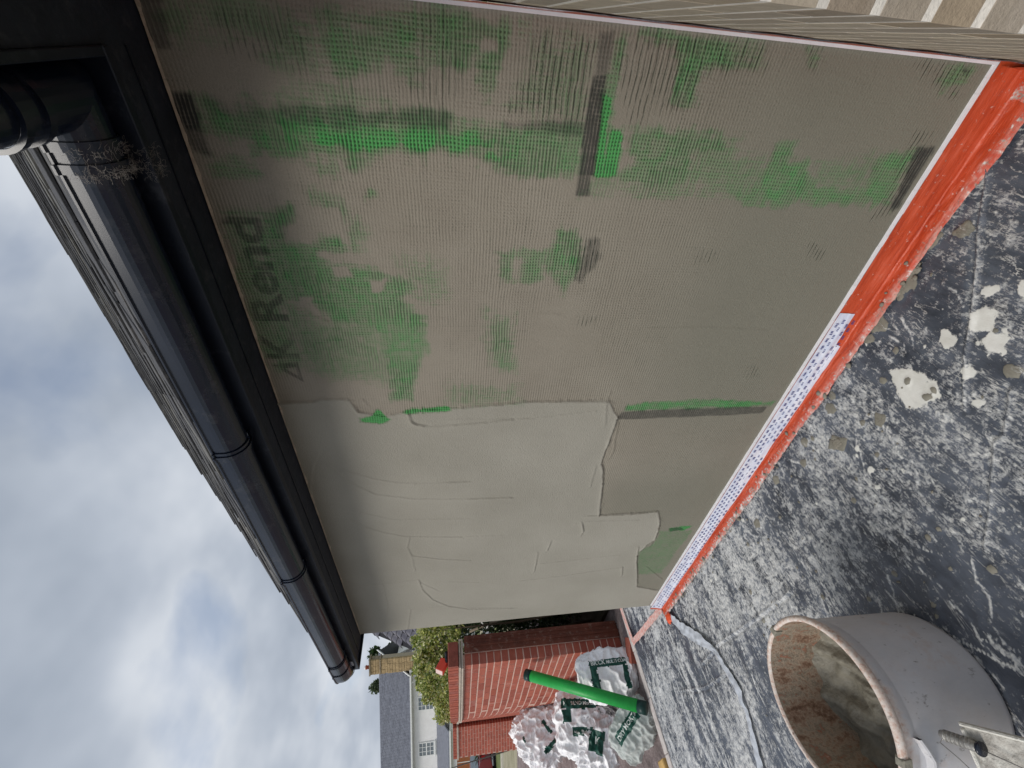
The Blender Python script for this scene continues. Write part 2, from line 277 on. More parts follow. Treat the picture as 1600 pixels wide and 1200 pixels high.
# ================================================================ rendered wall
WX0,WZ0,WZ1=-3.41,.12,2.30
GREEN=[
([(-0.26,1.692),(-0.236,1.485),(-0.352,1.476),(-0.351,1.562),(-0.32,1.563),(-0.323,1.695)],0.72,0.014),
([(-0.241,0.967),(-0.242,0.803),(-0.344,0.757),(-0.364,0.937),(-0.287,0.951)],0.42,0.02),
([(-0.287,0.887),(-0.276,0.681),(-0.326,0.683),(-0.398,0.705),(-0.398,0.843)],0.4,0.02),
([(-0.249,2.086),(-0.248,1.639),(-0.32,1.64),(-0.326,1.854),(-0.348,2.062)],0.74,0.014),
([(-0.285,0.54),(-0.262,0.327),(-0.348,0.274),(-0.351,0.472)],0.34,0.02),
([(-0.226,2.243),(-0.224,2.215),(-0.243,2.185),(-0.23,2.145),(-0.225,2.107),(-0.23,2.058),(-0.227,1.939),(-0.228,1.817),(-0.225,1.639),(-0.33,1.641),(-0.321,1.668),(-0.326,1.854),(-0.337,1.871),(-0.378,1.887),(-0.374,1.913),(-0.345,1.919),(-0.355,2.013),(-0.353,2.073),(-0.347,2.141),(-0.32,2.153),(-0.302,2.242)],0.62,0.012),
([(-0.277,1.973),(-0.274,1.848),(-0.267,1.724),(-0.27,1.629),(-0.314,1.629),(-0.324,1.854),(-0.338,1.985),(-0.329,2.077),(-0.305,2.129)],0.9,0.02),
([(-0.232,2.15),(-0.187,2.132),(-0.19,2.12),(-0.227,2.108)],0.5,0.01),
([(-0.35,2.022),(-0.345,1.935),(-0.391,1.937),(-0.393,1.99),(-0.369,2.016)],0.5,0.01),
([(-0.414,1.876),(-0.417,1.839),(-0.442,1.841),(-0.441,1.874)],0.6,0.006),
([(-0.366,2.224),(-0.365,2.156),(-0.401,2.141),(-0.414,2.16),(-0.41,2.229),(-0.407,2.262),(-0.368,2.264)],0.5,0.015),
([(-0.033,2.237),(-0.015,2.033),(-0.051,2.026),(-0.069,1.954),(-0.111,1.936),(-0.162,1.945),(-0.148,1.97),(-0.154,2.052),(-0.103,2.074),(-0.107,2.163),(-0.099,2.243),(-0.08,2.251)],0.46,0.03),
([(-0.045,1.914),(-0.051,1.863),(-0.034,1.782),(-0.037,1.692),(-0.079,1.712),(-0.158,1.727),(-0.164,1.747),(-0.134,1.783),(-0.161,1.833),(-0.17,1.901),(-0.144,1.924),(-0.067,1.927)],0.62,0.015),
([(-0.019,1.691),(-0.011,1.636),(-0.11,1.618),(-0.099,1.685),(-0.06,1.711)],0.55,0.02),
([(-0.18,1.93),(-0.204,1.79),(-0.224,1.792),(-0.232,2.082),(-0.213,2.104),(-0.204,1.982)],0.44,0.03),
([(-0.023,1.65),(-0.011,1.595),(-0.016,1.524),(-0.02,1.442),(-0.039,1.445),(-0.049,1.478),(-0.081,1.496),(-0.098,1.515),(-0.195,1.519),(-0.192,1.54),(-0.1,1.542),(-0.082,1.555),(-0.062,1.551),(-0.06,1.57),(-0.108,1.598),(-0.106,1.618),(-0.081,1.647),(-0.049,1.665)],0.6,0.01),
([(-0.017,1.709),(-0.022,1.682),(-0.036,1.682),(-0.055,1.646),(-0.096,1.637),(-0.113,1.715)],0.4,0.02),
([(-0.052,1.424),(-0.045,1.283),(-0.215,1.259),(-0.23,1.496),(-0.185,1.504),(-0.109,1.438)],0.32,0.03),
([(-0.029,1.229),(-0.009,1.162),(-0.007,1.04),(-0.02,1.014),(-0.012,0.911),(-0.072,0.885),(-0.083,0.973),(-0.159,0.973),(-0.154,1.045),(-0.088,1.039),(-0.04,1.066),(-0.03,1.118),(-0.038,1.191),(-0.121,1.202),(-0.22,1.184),(-0.227,1.15),(-0.351,1.146),(-0.357,1.213),(-0.231,1.221),(-0.123,1.232),(-0.064,1.226)],0.62,0.008),
([(-0.158,1.229),(-0.156,1.202),(-0.23,1.199),(-0.353,1.189),(-0.355,1.216),(-0.232,1.224)],1,0.003),
([(-0.223,1.2),(-0.227,1.15),(-0.351,1.146),(-0.354,1.192)],0.85,0.003),
([(-0.267,1.734),(-0.267,1.656),(-0.316,1.662),(-0.319,1.727)],1,0.012),
([(-0.23,1.501),(-0.215,1.265),(-0.347,1.258),(-0.353,1.447),(-0.354,1.562),(-0.31,1.558),(-0.311,1.662),(-0.258,1.661),(-0.251,1.538)],0.6,0.01),
([(-0.231,1.14),(-0.216,0.97),(-0.237,0.818),(-0.259,0.821),(-0.285,0.913),(-0.363,0.917),(-0.373,1.14),(-0.335,1.143),(-0.316,1.099),(-0.286,1.125)],0.6,0.012),
([(-0.351,1.146),(-0.358,0.751),(-0.401,0.731),(-0.413,1.258),(-0.367,1.229)],0.32,0.01),
([(-0.231,0.909),(-0.233,0.781),(-0.274,0.853),(-0.303,0.881)],0.5,0.02),
([(-0.238,0.681),(-0.234,0.616),(-0.277,0.606),(-0.279,0.543),(-0.345,0.476),(-0.35,0.371),(-0.343,0.3),(-0.273,0.327),(-0.236,0.266),(-0.226,0.194),(-0.399,0.168),(-0.405,0.701),(-0.383,0.781),(-0.368,0.698),(-0.326,0.683),(-0.28,0.672)],0.62,0.008),
([(-0.021,0.991),(-0.004,0.83),(-0.056,0.81),(-0.068,0.886),(-0.085,0.966)],0.5,0.015),
([(-0.014,0.697),(-0.013,0.658),(-0.053,0.65),(-0.055,0.667)],0.46,0.01),
([(-0.019,0.24),(-0.016,0.195),(-0.032,0.175),(-0.062,0.196),(-0.083,0.226),(-0.057,0.261),(-0.033,0.254)],0.65,0.012),
([(-0.485,2.153),(-0.466,2.074),(-0.504,2.072),(-0.546,2.109),(-0.577,2.138),(-0.586,2.05),(-0.549,2.014),(-0.553,1.964),(-0.602,1.943),(-0.619,1.969),(-0.611,2.032),(-0.642,2.003),(-0.64,1.9),(-0.652,1.847),(-0.672,1.824),(-0.664,1.792),(-0.719,1.738),(-0.764,1.741),(-0.772,1.781),(-0.849,1.725),(-0.987,1.731),(-1.08,1.78),(-1.223,1.797),(-1.221,1.868),(-0.95,1.878),(-0.866,1.89),(-0.859,2.041),(-0.79,2.079),(-0.762,2.165),(-0.734,2.189),(-0.68,2.187),(-0.585,2.19),(-0.543,2.184)],0.62,0.01),
([(-0.85,1.881),(-0.849,1.732),(-0.987,1.746),(-1.129,1.799),(-1.201,1.812),(-1.179,1.856),(-0.986,1.868)],0.6,0.02),
([(-0.762,2.171),(-0.851,2.078),(-0.858,1.889),(-0.985,1.882),(-1.137,1.868),(-1.074,2.121),(-1.018,2.165),(-0.94,2.175),(-0.899,2.217)],0.44,0.03),
([(-0.49,2.258),(-0.497,2.177),(-0.635,2.209),(-0.72,2.191),(-0.791,2.178),(-1.027,2.167),(-1.09,2.264),(-0.965,2.299),(-0.822,2.29),(-0.695,2.289)],0.5,0.02),
([(-0.447,2.022),(-0.465,1.939),(-0.545,1.9),(-0.608,1.914),(-0.602,1.931),(-0.505,1.928)],0.52,0.02),
([(-0.624,1.819),(-0.627,1.67),(-0.74,1.647),(-0.786,1.728)],0.32,0.03),
([(-0.832,1.514),(-0.823,1.421),(-1.087,1.384),(-1.055,1.481),(-0.916,1.518)],0.42,0.02),
([(-0.602,1.478),(-0.594,1.433),(-0.692,1.432),(-0.693,1.472)],0.55,0.01),
([(-0.577,1.404),(-0.582,1.316),(-0.632,1.334),(-0.684,1.336),(-0.702,1.367),(-0.694,1.393),(-0.601,1.418)],0.6,0.01),
([(-0.595,1.481),(-0.594,1.45),(-0.695,1.446),(-0.691,1.475)],0.5,0.008),
([(-0.512,1.311),(-0.494,1.243),(-0.547,1.206),(-0.612,1.205),(-0.664,1.213),(-0.732,1.244),(-0.692,1.284),(-0.624,1.335),(-0.566,1.311)],0.62,0.01),
([(-0.825,1.519),(-0.825,1.415),(-1.074,1.394),(-1.079,1.452),(-0.959,1.504)],0.46,0.02),
([(-1.27,0.873),(-1.26,0.637),(-1.244,0.55),(-1.259,0.39),(-1.276,0.144),(-1.309,0.152),(-1.308,0.526),(-1.316,0.884)],0.7,0.004),
([(-1.303,2.012),(-1.299,1.966),(-1.27,1.937),(-1.289,1.922),(-1.32,1.898),(-1.344,1.92),(-1.344,1.967),(-1.33,2.016)],0.95,0.003),
([(-1.28,1.837),(-1.261,1.801),(-1.26,1.654),(-1.279,1.641),(-1.285,1.698),(-1.297,1.803)],0.95,0.003),
([(-2.35,0.377),(-2.358,0.161),(-2.903,0.187),(-2.882,0.368),(-2.704,0.427),(-2.564,0.457),(-2.498,0.374)],0.42,0.006),
([(-2.322,0.323),(-2.299,0.254),(-2.305,0.167),(-2.36,0.204),(-2.359,0.304)],0.8,0.003),
([(-1.142,1.652),(-1.149,1.36),(-1.243,1.351),(-1.257,1.654)],0.3,0.03)]
DARK=[
([(-0.025,1.274),(-0.022,1.229),(-0.069,1.228),(-0.11,1.229),(-0.115,1.263),(-0.067,1.265)],0.55,0.006),
([(-0.115,1.267),(-0.112,1.231),(-0.231,1.221),(-0.352,1.217),(-0.354,1.261),(-0.234,1.27)],0.85,0.002),
([(-0.354,1.261),(-0.353,1.226),(-0.411,1.217),(-0.413,1.264)],0.7,0.003),
([(-0.225,2.286),(-0.223,2.25),(-0.251,2.249),(-0.295,2.257),(-0.301,2.287),(-0.263,2.3)],0.95,0.006),
([(-0.297,2.299),(-0.294,2.253),(-0.353,2.252),(-0.346,2.289)],0.65,0.008),
([(-0.044,2.291),(-0.04,2.247),(-0.133,2.266),(-0.135,2.297),(-0.087,2.296)],0.6,0.006),
([(-0.233,2.218),(-0.227,2.108),(-0.271,2.02),(-0.273,2.186)],0.35,0.02),
([(-0.23,2.109),(-0.225,1.639),(-0.257,1.64),(-0.271,2.02)],0.5,0.015),
([(-0.221,0.198),(-0.215,0.137),(-0.402,0.13),(-0.404,0.168)],0.85,0.006),
([(-0.018,0.206),(-0.026,0.18),(-0.035,0.178),(-0.034,0.199)],0.6,0.004),
([(-0.531,1.205),(-0.537,1.155),(-0.602,1.141),(-0.695,1.19),(-0.682,1.21),(-0.587,1.202)],0.46,0.01),
([(-1.316,0.884),(-1.308,0.609),(-1.306,0.16),(-1.352,0.168),(-1.361,0.627),(-1.365,0.906)],0.7,0.003),
([(-2.322,0.323),(-2.314,0.249),(-2.347,0.208),(-2.359,0.304)],0.7,0.003),
([(-0.225,1.496),(-0.215,1.265),(-0.253,1.263),(-0.253,1.494)],0.52,0.01)]
LINES=[
([(-0.037,1.425),(-0.037,1.274),(-0.224,1.258),(-0.23,1.496),(-0.185,1.504),(-0.109,1.438)],1,0.02),
([(-0.03,1.193),(-0.008,0.908),(-0.072,0.885),(-0.083,0.973),(-0.159,0.973),(-0.217,1.149),(-0.08,1.212)],0.8,0.02),
([(-0.064,2.149),(-0.065,1.953),(-0.162,1.95),(-0.121,2.155)],0.7,0.02),
([(-0.042,1.71),(-0.022,1.636),(-0.184,1.613),(-0.196,1.789),(-0.117,1.715)],0.6,0.02),
([(-0.017,0.993),(-0.01,0.804),(-0.065,0.806),(-0.093,0.963)],0.9,0.02),
([(-0.022,0.349),(-0.013,0.191),(-0.09,0.178),(-0.072,0.269)],0.9,0.02),
([(-0.011,0.705),(-0.011,0.651),(-0.058,0.653),(-0.055,0.673)],0.8,0.01),
([(-0.18,0.231),(-0.176,0.169),(-0.399,0.121),(-0.442,0.208)],0.9,0.01),
([(-0.532,1.236),(-0.537,1.155),(-0.602,1.141),(-0.695,1.19),(-0.682,1.227)],1,0.01),
([(-0.559,0.818),(-0.557,0.722),(-0.608,0.718),(-0.61,0.79)],0.7,0.01),
([(-0.529,0.394),(-0.544,0.309),(-0.598,0.306),(-0.581,0.364)],0.8,0.01),
([(-1.065,0.385),(-1.053,0.322),(-1.132,0.295),(-1.131,0.365)],0.6,0.01),
([(-0.823,1.184),(-0.822,1.093),(-0.864,1.093),(-0.874,1.175)],0.6,0.01)]
HOLES=[
[(-0.761,2.123),(-0.765,2.086),(-0.784,2.092),(-0.783,2.124)],
[(-0.656,2.005),(-0.648,1.956),(-0.688,1.95),(-0.689,1.999)],
[(-0.701,1.896),(-0.686,1.838),(-0.743,1.85),(-0.744,1.895)],
[(-0.062,1.551),(-0.062,1.519),(-0.083,1.52),(-0.082,1.555)],
[(-0.485,2.019),(-0.477,1.957),(-0.529,1.949),(-0.537,2.012)]]
COAT2=[(-1.21,2.322),(-1.215,2.172),(-1.202,2.146),(-1.205,2.039),(-1.268,2.012),(-1.307,1.916),(-1.275,1.811),(-1.268,1.601),(-1.241,1.333),(-1.245,0.964),(-1.347,0.895),(-1.516,0.902),(-1.664,0.907),(-1.731,0.879),(-1.864,0.853),(-2.12,0.811),(-2.126,0.46),(-2.222,0.414),(-2.423,0.38),(-2.492,0.42),(-2.605,0.453),(-3.068,0.324),(-3.178,0.106),(-3.462,0.091),(-3.539,2.304)]
RIDGES=[
([(-2.005,2.167),(-2.091,2.085),(-2.151,2.005),(-2.206,1.898),(-2.249,1.597)],1),
([(-1.293,1.816),(-1.33,1.813),(-1.352,1.794),(-1.371,1.728),(-1.362,1.564),(-1.341,1.379)],1.2),
([(-1.364,1.656),(-1.355,1.518),(-1.34,1.408),(-1.338,1.285),(-1.301,1.01)],0.8),
([(-1.33,1.655),(-1.341,1.379)],0.6),
([(-1.563,2.175),(-1.633,2.119),(-1.703,1.996),(-1.735,1.902),(-1.751,1.803),(-1.754,1.558)],0.9),
([(-1.585,2.175),(-1.709,2.121),(-1.816,2.009),(-1.873,1.821),(-1.896,1.555),(-1.909,1.334)],1),
([(-1.896,1.555),(-1.903,1.345)],0.9),
([(-1.869,2.176),(-1.963,2.089),(-2.04,1.939),(-2.072,1.552)],0.6),
([(-2.22,1.876),(-2.316,1.895),(-2.41,1.877),(-2.469,1.721),(-2.508,1.545)],1.1),
([(-2.41,1.877),(-2.571,1.869)],0.7),
([(-2.706,1.852),(-2.835,1.836),(-2.982,1.777),(-3.097,1.681),(-3.177,1.534),(-3.232,1.227)],1.4),
([(-3.161,1.534),(-3.232,1.196)],1),
([(-2.734,1.847),(-2.852,1.745)],0.7),
([(-2.699,2.275),(-2.71,2.064),(-2.692,1.883)],0.7),
([(-2.723,2.068),(-3.031,2.073),(-3.429,2.139)],1),
([(-3.093,1.93),(-3.396,1.97)],1.1),
([(-3.093,1.93),(-3.091,1.709)],0.5),
([(-1.499,2.203),(-1.594,2.25),(-1.727,2.286),(-1.856,2.306),(-1.945,2.299)],0.9),
([(-1.367,0.9),(-1.546,0.905),(-1.663,0.907)],1.3),
([(-1.388,0.883),(-1.503,0.873),(-1.579,0.86),(-1.625,0.869)],1.1),
([(-1.68,0.897),(-1.757,0.871),(-1.864,0.859),(-1.978,0.844),(-2.117,0.82)],2),
([(-2.118,0.889),(-2.128,0.657),(-2.121,0.463)],1.8),
([(-2.192,0.951),(-2.173,0.891),(-2.197,0.56)],0.7),
([(-2.186,0.907),(-2.266,0.883),(-2.307,0.885)],2),
([(-2.37,1.064),(-2.465,1.075)],1.8),
([(-2.482,1.129),(-2.705,1.126)],1.3),
([(-2.618,1.127),(-2.605,0.864),(-2.586,0.582)],0.8),
([(-2.825,1.217),(-2.8,0.888),(-2.755,0.518)],1),
([(-2.761,0.516),(-2.866,0.494)],1.6),
([(-2.511,0.472),(-2.703,0.433),(-3.018,0.333)],1.6),
([(-2.195,0.433),(-2.29,0.397),(-2.397,0.391),(-2.51,0.386)],1.8),
([(-1.686,0.929),(-1.84,0.926)],1),
([(-1.193,0.966),(-1.248,0.973),(-1.386,0.947)],0.9),
([(-2.79,0.332),(-2.985,0.161)],1),
([(-1.754,1.661),(-1.752,1.579)],0.7),
([(-2.24,1.668),(-2.258,1.367)],0.5),
([(-2.751,1.676),(-2.798,1.485)],0.6),
([(-0.759,2.177),(-0.798,2.155),(-0.821,2.117),(-0.855,2.053)],1.2),
([(-1.217,2.31),(-1.211,2.184)],1.6),
([(-0.851,2.039),(-0.842,1.634)],0.5),
([(-1.281,2.015),(-1.237,2.032),(-1.206,1.989),(-1.239,1.971)],1),
([(-1.3,1.811),(-1.346,1.806),(-1.366,1.757)],1),
([(-0.885,0.983),(-0.873,0.691),(-0.886,0.394)],0.5),
([(-1.256,1.522),(-1.24,1.288),(-1.253,0.966)],1.2),
([(-0.819,1.337),(-0.819,1.248)],0.7),
([(-0.373,1.747),(-0.364,1.719),(-0.354,1.721)],0.7)]
wall=empty('rendered_wall',(-1.7,.1,0)); tag(wall,'long grey-brown cement-rendered wall with patches of bare green mesh under the black gutter','wall')
def P_(o): o.matrix_parent_inverse=o.parent.matrix_basis.inverted() if o.parent else o.matrix_parent_inverse; return o
m=MB(); m.box((WX0,.004,0),(0,.25,2.55)); P_(m.build('wall_core',simple('block',(.3,.3,.28),.9),wall))
xs=np.linspace(WX0,-.0085,640); zs=np.linspace(WZ0,WZ1,412); gx,gz=np.meshgrid(xs,zs)
wob=(fbm(gx*9,gz*9,3,5,.6)-.5)*2+(fbm(gx*60,gz*8,5,3,.6)-.5)*.9+(fbm(gx*8,gz*60,6,3,.6)-.5)*.9
g=np.zeros(gx.shape); dk=np.zeros(gx.shape); ln=np.zeros(gx.shape); c2=np.zeros(gx.shape)
for poly,v,s in GREEN: polymask(gx,gz,poly,s*1.5+.004,g,v,wob=wob)
for poly in HOLES: polymask(gx,gz,poly,.006,g,1,'cut',wob=wob)
g=np.clip(g*(.98+.50*fbm(gx*26,gz*26,8,4,.6)),0,1.1)
for poly,v,s in DARK: polymask(gx,gz,poly,s,dk,v,wob=wob)
for poly,v,s in LINES: polymask(gx,gz,poly,s,ln,v,wob=wob)
# printed lettering of the mesh: K Rend, with its triangular mark, seen through the coat
def textmesh(s,size,bold=.0):
    cu=bpy.data.curves.new('t','FONT'); cu.body=s; cu.size=size; cu.offset=bold; cu.resolution_u=4
    ob=bpy.data.objects.new('t',cu); col.objects.link(ob); bpy.context.view_layer.update()
    me=bpy.data.meshes.new_from_object(ob.evaluated_get(bpy.context.evaluated_depsgraph_get())); col.objects.unlink(ob); bpy.data.objects.remove(ob)
    vv=[tuple(q.co) for q in me.vertices]; ff=[tuple(q.vertices) for q in me.polygons]; bpy.data.meshes.remove(me); return vv,ff
def stamp(vv,ff,out,val):
    for f in ff:
        tri=[(vv[i][0],vv[i][1]) for i in f]
        P=np.array(tri); a,b=P.min(0)-.001,P.max(0)+.001
        ix=np.searchsorted(xs,[a[0],b[0]]); iz=np.searchsorted(zs,[a[1],b[1]])
        sl=(slice(iz[0],iz[1]),slice(ix[0],ix[1]))
        if gx[sl].size==0: continue
        d=polysd(gx[sl],gz[sl],tri); out[sl]=np.maximum(out[sl],(d>-.0012)*val)
vv,ff=textmesh('K Rend',.142,.0030)
x0=min(q[0] for q in vv); x1=max(q[0] for q in vv); sx=.497/(x1-x0)
vv=[(-1.008+(q[0]-x0)*sx,2.181+q[1],0) for q in vv]
lt=np.zeros(gx.shape); stamp(vv,ff,lt,1.)
polymask(gx,gz,[(-1.115,2.185),(-1.02,2.185),(-1.035,2.275)],.002,lt,1.); polymask(gx,gz,[(-1.085,2.198),(-1.045,2.198),(-1.05,2.235)],.002,lt,1,'cut')
lt*=ss(.25,.6,fbm(gx*14,gz*14,21,4,.6)+.12)
dk=np.maximum(dk,lt*.6)
c2=ss(-.003,.003,polysd(gx,gz,COAT2)+wob*.0045)
c2=np.maximum(c2,ss(-3.2,-3.35,gx))
wv=(1-c2)*ss(.30,.62,fbm(gx*3.3,gz*3.3,31,4,.5)+.10)
wv*=1-.75*ss(1.0,.6,gz)*ss(-1.3,-.9,gx)-.35*ss(1.0,.6,gz)*(1-ss(-1.3,-.9,gx))
h=(fbm(gx*2.2,gz*2.2,41,4,.5)-.5)*.006+(fbm(gx*9,gz*3,43,4,.5)-.5)*.0022
h+=c2*.0045-.0012*g
# torn lip where the second coat ends
dd=polysd(gx,gz,COAT2); lip=np.exp(-((dd-.005)/.005)**2)*ss(.45,.7,fbm(gx*22,gz*22,51,3,.6)); h+=lip*.003+.0035*np.exp(-((dd+.006)/.010)**2)*ss(.55,.75,fbm(gx*60,gz*60,53,3,.6))
for line,a in RIDGES:
    s,d,sg=linedist(gx,gz,line); h[s]+=a*.0026*np.exp(-(d/.0036)**2)*(.6+.8*fbm(gx[s]*30,gz[s]*30,61,3)); h[s]+=a*.0010*np.exp(-(d/.018)**2)*sg
wet=(1-c2)*np.clip(.30*ss(-1.9,-.9,gx)+.45*ss(1.5,.5,gz)*ss(-2.2,-.9,gx)+.6*ss(1.3,.7,gz)*ss(-1.5,-2.,gx)+.35*ss(1.1,.4,gz),0,1)  # darker, greyer tone of the first coat, growing to the right and downward
h*=ss(0,.012,np.minimum(gz-WZ0,-gx-.010))
coat=grid('render_coat',xs,zs,lambda a,b:(a,-.006-h,b),M_R,{'A':(g,dk,wv),'B':(ln,c2,wet)},wall); P_(coat)
# beads, filler
m=MB(); m.box((-.0085,-.016,.118),(.0,.0,2.30)); P_(m.build('side_bead',M_BEAD,wall))
m=MB()
n=90
for i in range(n):
    a=WX0+(0-WX0)*i/n; b=WX0+(0-WX0)*(i+1)/n; z=.1190+.0018*random.random(); m.box((a,-.0135-.0015*random.random(),.109),(b-.0002,.0,z))
P_(m.build('base_bead',M_BEAD,wall))
m=MB(); v=[];f=[]
for i in range(260):
    x=WX0+(-WX0-.01)*i/259; t=.002+.005*max(0,mn.noise(Vector((x*14,0,3)))+.15); t+=.004*max(0,mn.noise(Vector((x*60,1,3))))
    v+=[(x,-.005,2.299),(x,-.012-t,2.297-t*.2),(x,-.006,2.297-t*1.3)]
for i in range(259):
    f+=[(3*i,3*i+3,3*i+4,3*i+1),(3*i+1,3*i+4,3*i+5,3*i+2)]
m.add(v,f); P_(m.build('filler_line',M_FILL,wall))
# ================================================================ red film below the wall
def mat_film():
    k=NT('red_film',.32,.5); v=k.obj(); a=k.attr('A'); s=k.n('ShaderNodeSeparateColor'); k.L(a.outputs['Color'],s.inputs[0])
    c=k.ramp(k.noise(k.map(v,(.6,5,5)),12,5,.65),[(.25,(.34,.035,.012)),(.5,(.52,.070,.022)),(.75,(.64,.125,.065))])
    c=k.mix(s.outputs[0],c,k.ramp(k.noise(v,40,4,.7),[(.4,(.66,.14,.10)),(.6,(.72,.42,.36))])); dirt=k.ramp(k.m1('ADD',k.noise(v,70,5,.7),k.m1('MULTIPLY',s.outputs[1],.28)),[(.62,0.),(.72,1.)])
    c=k.mix(dirt,c,k.ramp(k.noise(v,30,2),[(.4,(.25,.23,.19)),(.6,(.75,.72,.68))])); k.col(c); k.rough(k.ramp(k.noise(v,9,3),[(.3,.22),(.7,.5)]))
    k.bump(k.noise(k.map(v,(.3,2.5,2.5)),18,6,.7,.5),.6,.008); return k.m
M_F=mat_film()
film=empty('protective_film',(-1.7,-.03,0)); tag(film,'red plastic film running along the foot of the rendered wall','plastic film')
us=np.linspace(WX0-.06,.0,520); ts=np.linspace(0,1,26)
def filmfn(U,T):
    W=.062+.020*(fbm(U*5,U*0+2,71,4,.6)-.3)+.009*(fbm(U*45,U*0+2,72,4,.7)-.5)+.012*ss(-.6,0,U)
    y=-.0145-.010*ss(0,.5,T)-np.where(T>.45,(T-.45)/.55*W,0); z=np.where(T<.45,.1085-(T/.45)*.0985,.010-.004*(T-.45))
    n=(fbm(U*3,T*9,73,4,.6)-.5); y=y-n*.010*ss(0,.2,T)-.006*ss(.1,.35,T)*(fbm(U*1.2,T*14,74)-.3); z=z+np.where(T>.4,.007*np.abs(fbm(U*12,T*6,75,4,.6)-.5)*2,0)
    return U,y,z
U,T=np.meshgrid(us,ts)
P_(grid('film_skirt',us,ts,filmfn,M_F,{'A':(ss(.72,1.,T+.25*(fbm(U*12,T*5,77)-.5)),ss(.45,1.,T)*(.3+.45*ss(-1.2,-2.2,U)),T*0)},film,flip=True))
# film round the inner corner up the brick return
us2=np.linspace(0,1,90)
def filmfn2(S,T):
    y=-.02-S*.66; x=-.008-.012*T-np.where(T>.5,(T-.5)*2*(.05+.03*fbm(S*6,S*0,79)),0)-.01*(fbm(S*8,T*4,81)-.5); z=np.where(T<.5,.105-.19*T,.010+0*T)+np.where(T>.45,.012*fbm(S*20,T*9,83),0); return x,y,z
S,T=np.meshgrid(us2,ts)
P_(grid('film_corner',us2,ts,filmfn2,M_F,{'A':(ss(.7,1.,T),ss(.5,1.,T)*.8,T*0)},film))
m=MB(); v=[];f=[]
for i in range(60):
    z=.12+2.15*i/59; w_=.03+.07*((z*4.4)%1.); v+=[(-.0012,-.019,z),(-.0014,-.019-w_,z)]
for i in range(59): f.append((2*i,2*i+1,2*i+3,2*i+2))
m.add(v,f); P_(m.build('film_sliver',M_F,film))
film2=empty('edge_tape',(-4.25,.03,0)); tag(film2,'pale pink tape edging the black sheet in a V past the wall end','tape')
m=MB()
def ribbon(pts,w0,z,n=60,amp=.006,seed=0):
    v=[];f=[]; P=[Vector((*q,0)) for q in pts]; L=[0]
    for a,b in zip(P,P[1:]): L.append(L[-1]+(b-a).length)
    for i in range(n+1):
        s=L[-1]*i/n; k=max(j for j in range(len(L)-1) if L[j]<=s+1e-9); t=(s-L[k])/(L[k+1]-L[k]); p=P[k].lerp(P[k+1],t); d=(P[k+1]-P[k]).normalized(); nn=Vector((-d.y,d.x,0))
        for j in range(4):
            o=(j/3-.5)*w0*(1+.25*mn.noise(Vector((s*9,seed,j)))); q=p+nn*o; v.append((q.x,q.y,z+amp*abs(mn.noise(Vector((s*22,j*.9,seed))))))
    for i in range(n):
        for j in range(3): f.append((i*4+j,i*4+j+1,i*4+5+j,i*4+4+j))
    return v,f
M_PT=simple('pink_tape',(.68,.30,.25),.5,.15,20,.4,dirt=(.75,.70,.66),dirtamt=.9)
v,f=ribbon([(-3.46,-.02),(-4.25,.02)],.055,.020,70,seed=1); m.add(v,f,True); P_(m.build('tape_run',M_PT,film2))
m=MB(); v,f=ribbon([(-4.25,.0),(-4.30,.34),(-4.30,1.2)],.05,.022,70,seed=2); m.add(v,f,True); P_(m.build('tape_run',M_PT,film2))
# printed tape
def mat_tape():
    k=NT('printed_tape',.35,.5); v=k.obj(); s=k.n('ShaderNodeSeparateXYZ'); k.L(v,s.inputs[0])
    c=k.mix(k.ramp(k.noise(v,25,4),[(.35,0.),(.7,1.)]),(.60,.66,.80),(.80,.82,.88)); k.col(c); k.bump(k.noise(k.map(v,(.5,2,2)),30,4),.5,.004); return k.m
M_T=mat_tape(); M_TI=simple('tape_ink',(.06,.08,.26),.4,.1,20)
tape=empty('printed_tape',(-2.2,-.03,.06)); tag(tape,'white tape with rows of small blue print along the foot of the rendered wall','tape')
us=np.linspace(-3.44,-.80,420); ts=np.linspace(0,1,10)
def tz(U,T):
    b=.022+.012*(fbm(U*4,U*0,91)-.5)+np.where(U>-.95,.02,0)
    t=T*(.108-b)/.0985*.45; a_,y,z=filmfn(U,t); return U,y-.003-.0015*(fbm(U*18,T*5,94)-.5),z+.0008
P_(grid('tape_strip',us,ts,tz,M_T,{},tape,flip=True))
m=MB()
cell=.036
for r in range(4):
    x=-3.42+ (r%2)*cell*.5
    while x<-.835:
        if random.random()<.9:
            zt=.098-r*.0195
            if zt<.045+ (0.0): pass
            # three short upright strokes and a bar per printed word, too small to read
            for q in range(3):
                xx=x+q*.0068+random.uniform(-.0006,.0006); 
                yy=float(filmfn(np.array([xx]),np.array([(.1085-zt)/.0985*.45]))[1][0])-.0048
                hh=random.uniform(.0085,.012); m.add([(xx,yy,zt),(xx+.0036,yy,zt),(xx+.0036,yy-.001,zt-hh),(xx,yy-.001,zt-hh)],[(0,3,2,1)])
        x+=cell
P_(m.build('tape_print',M_TI,tape)).__setitem__('kind','stuff')
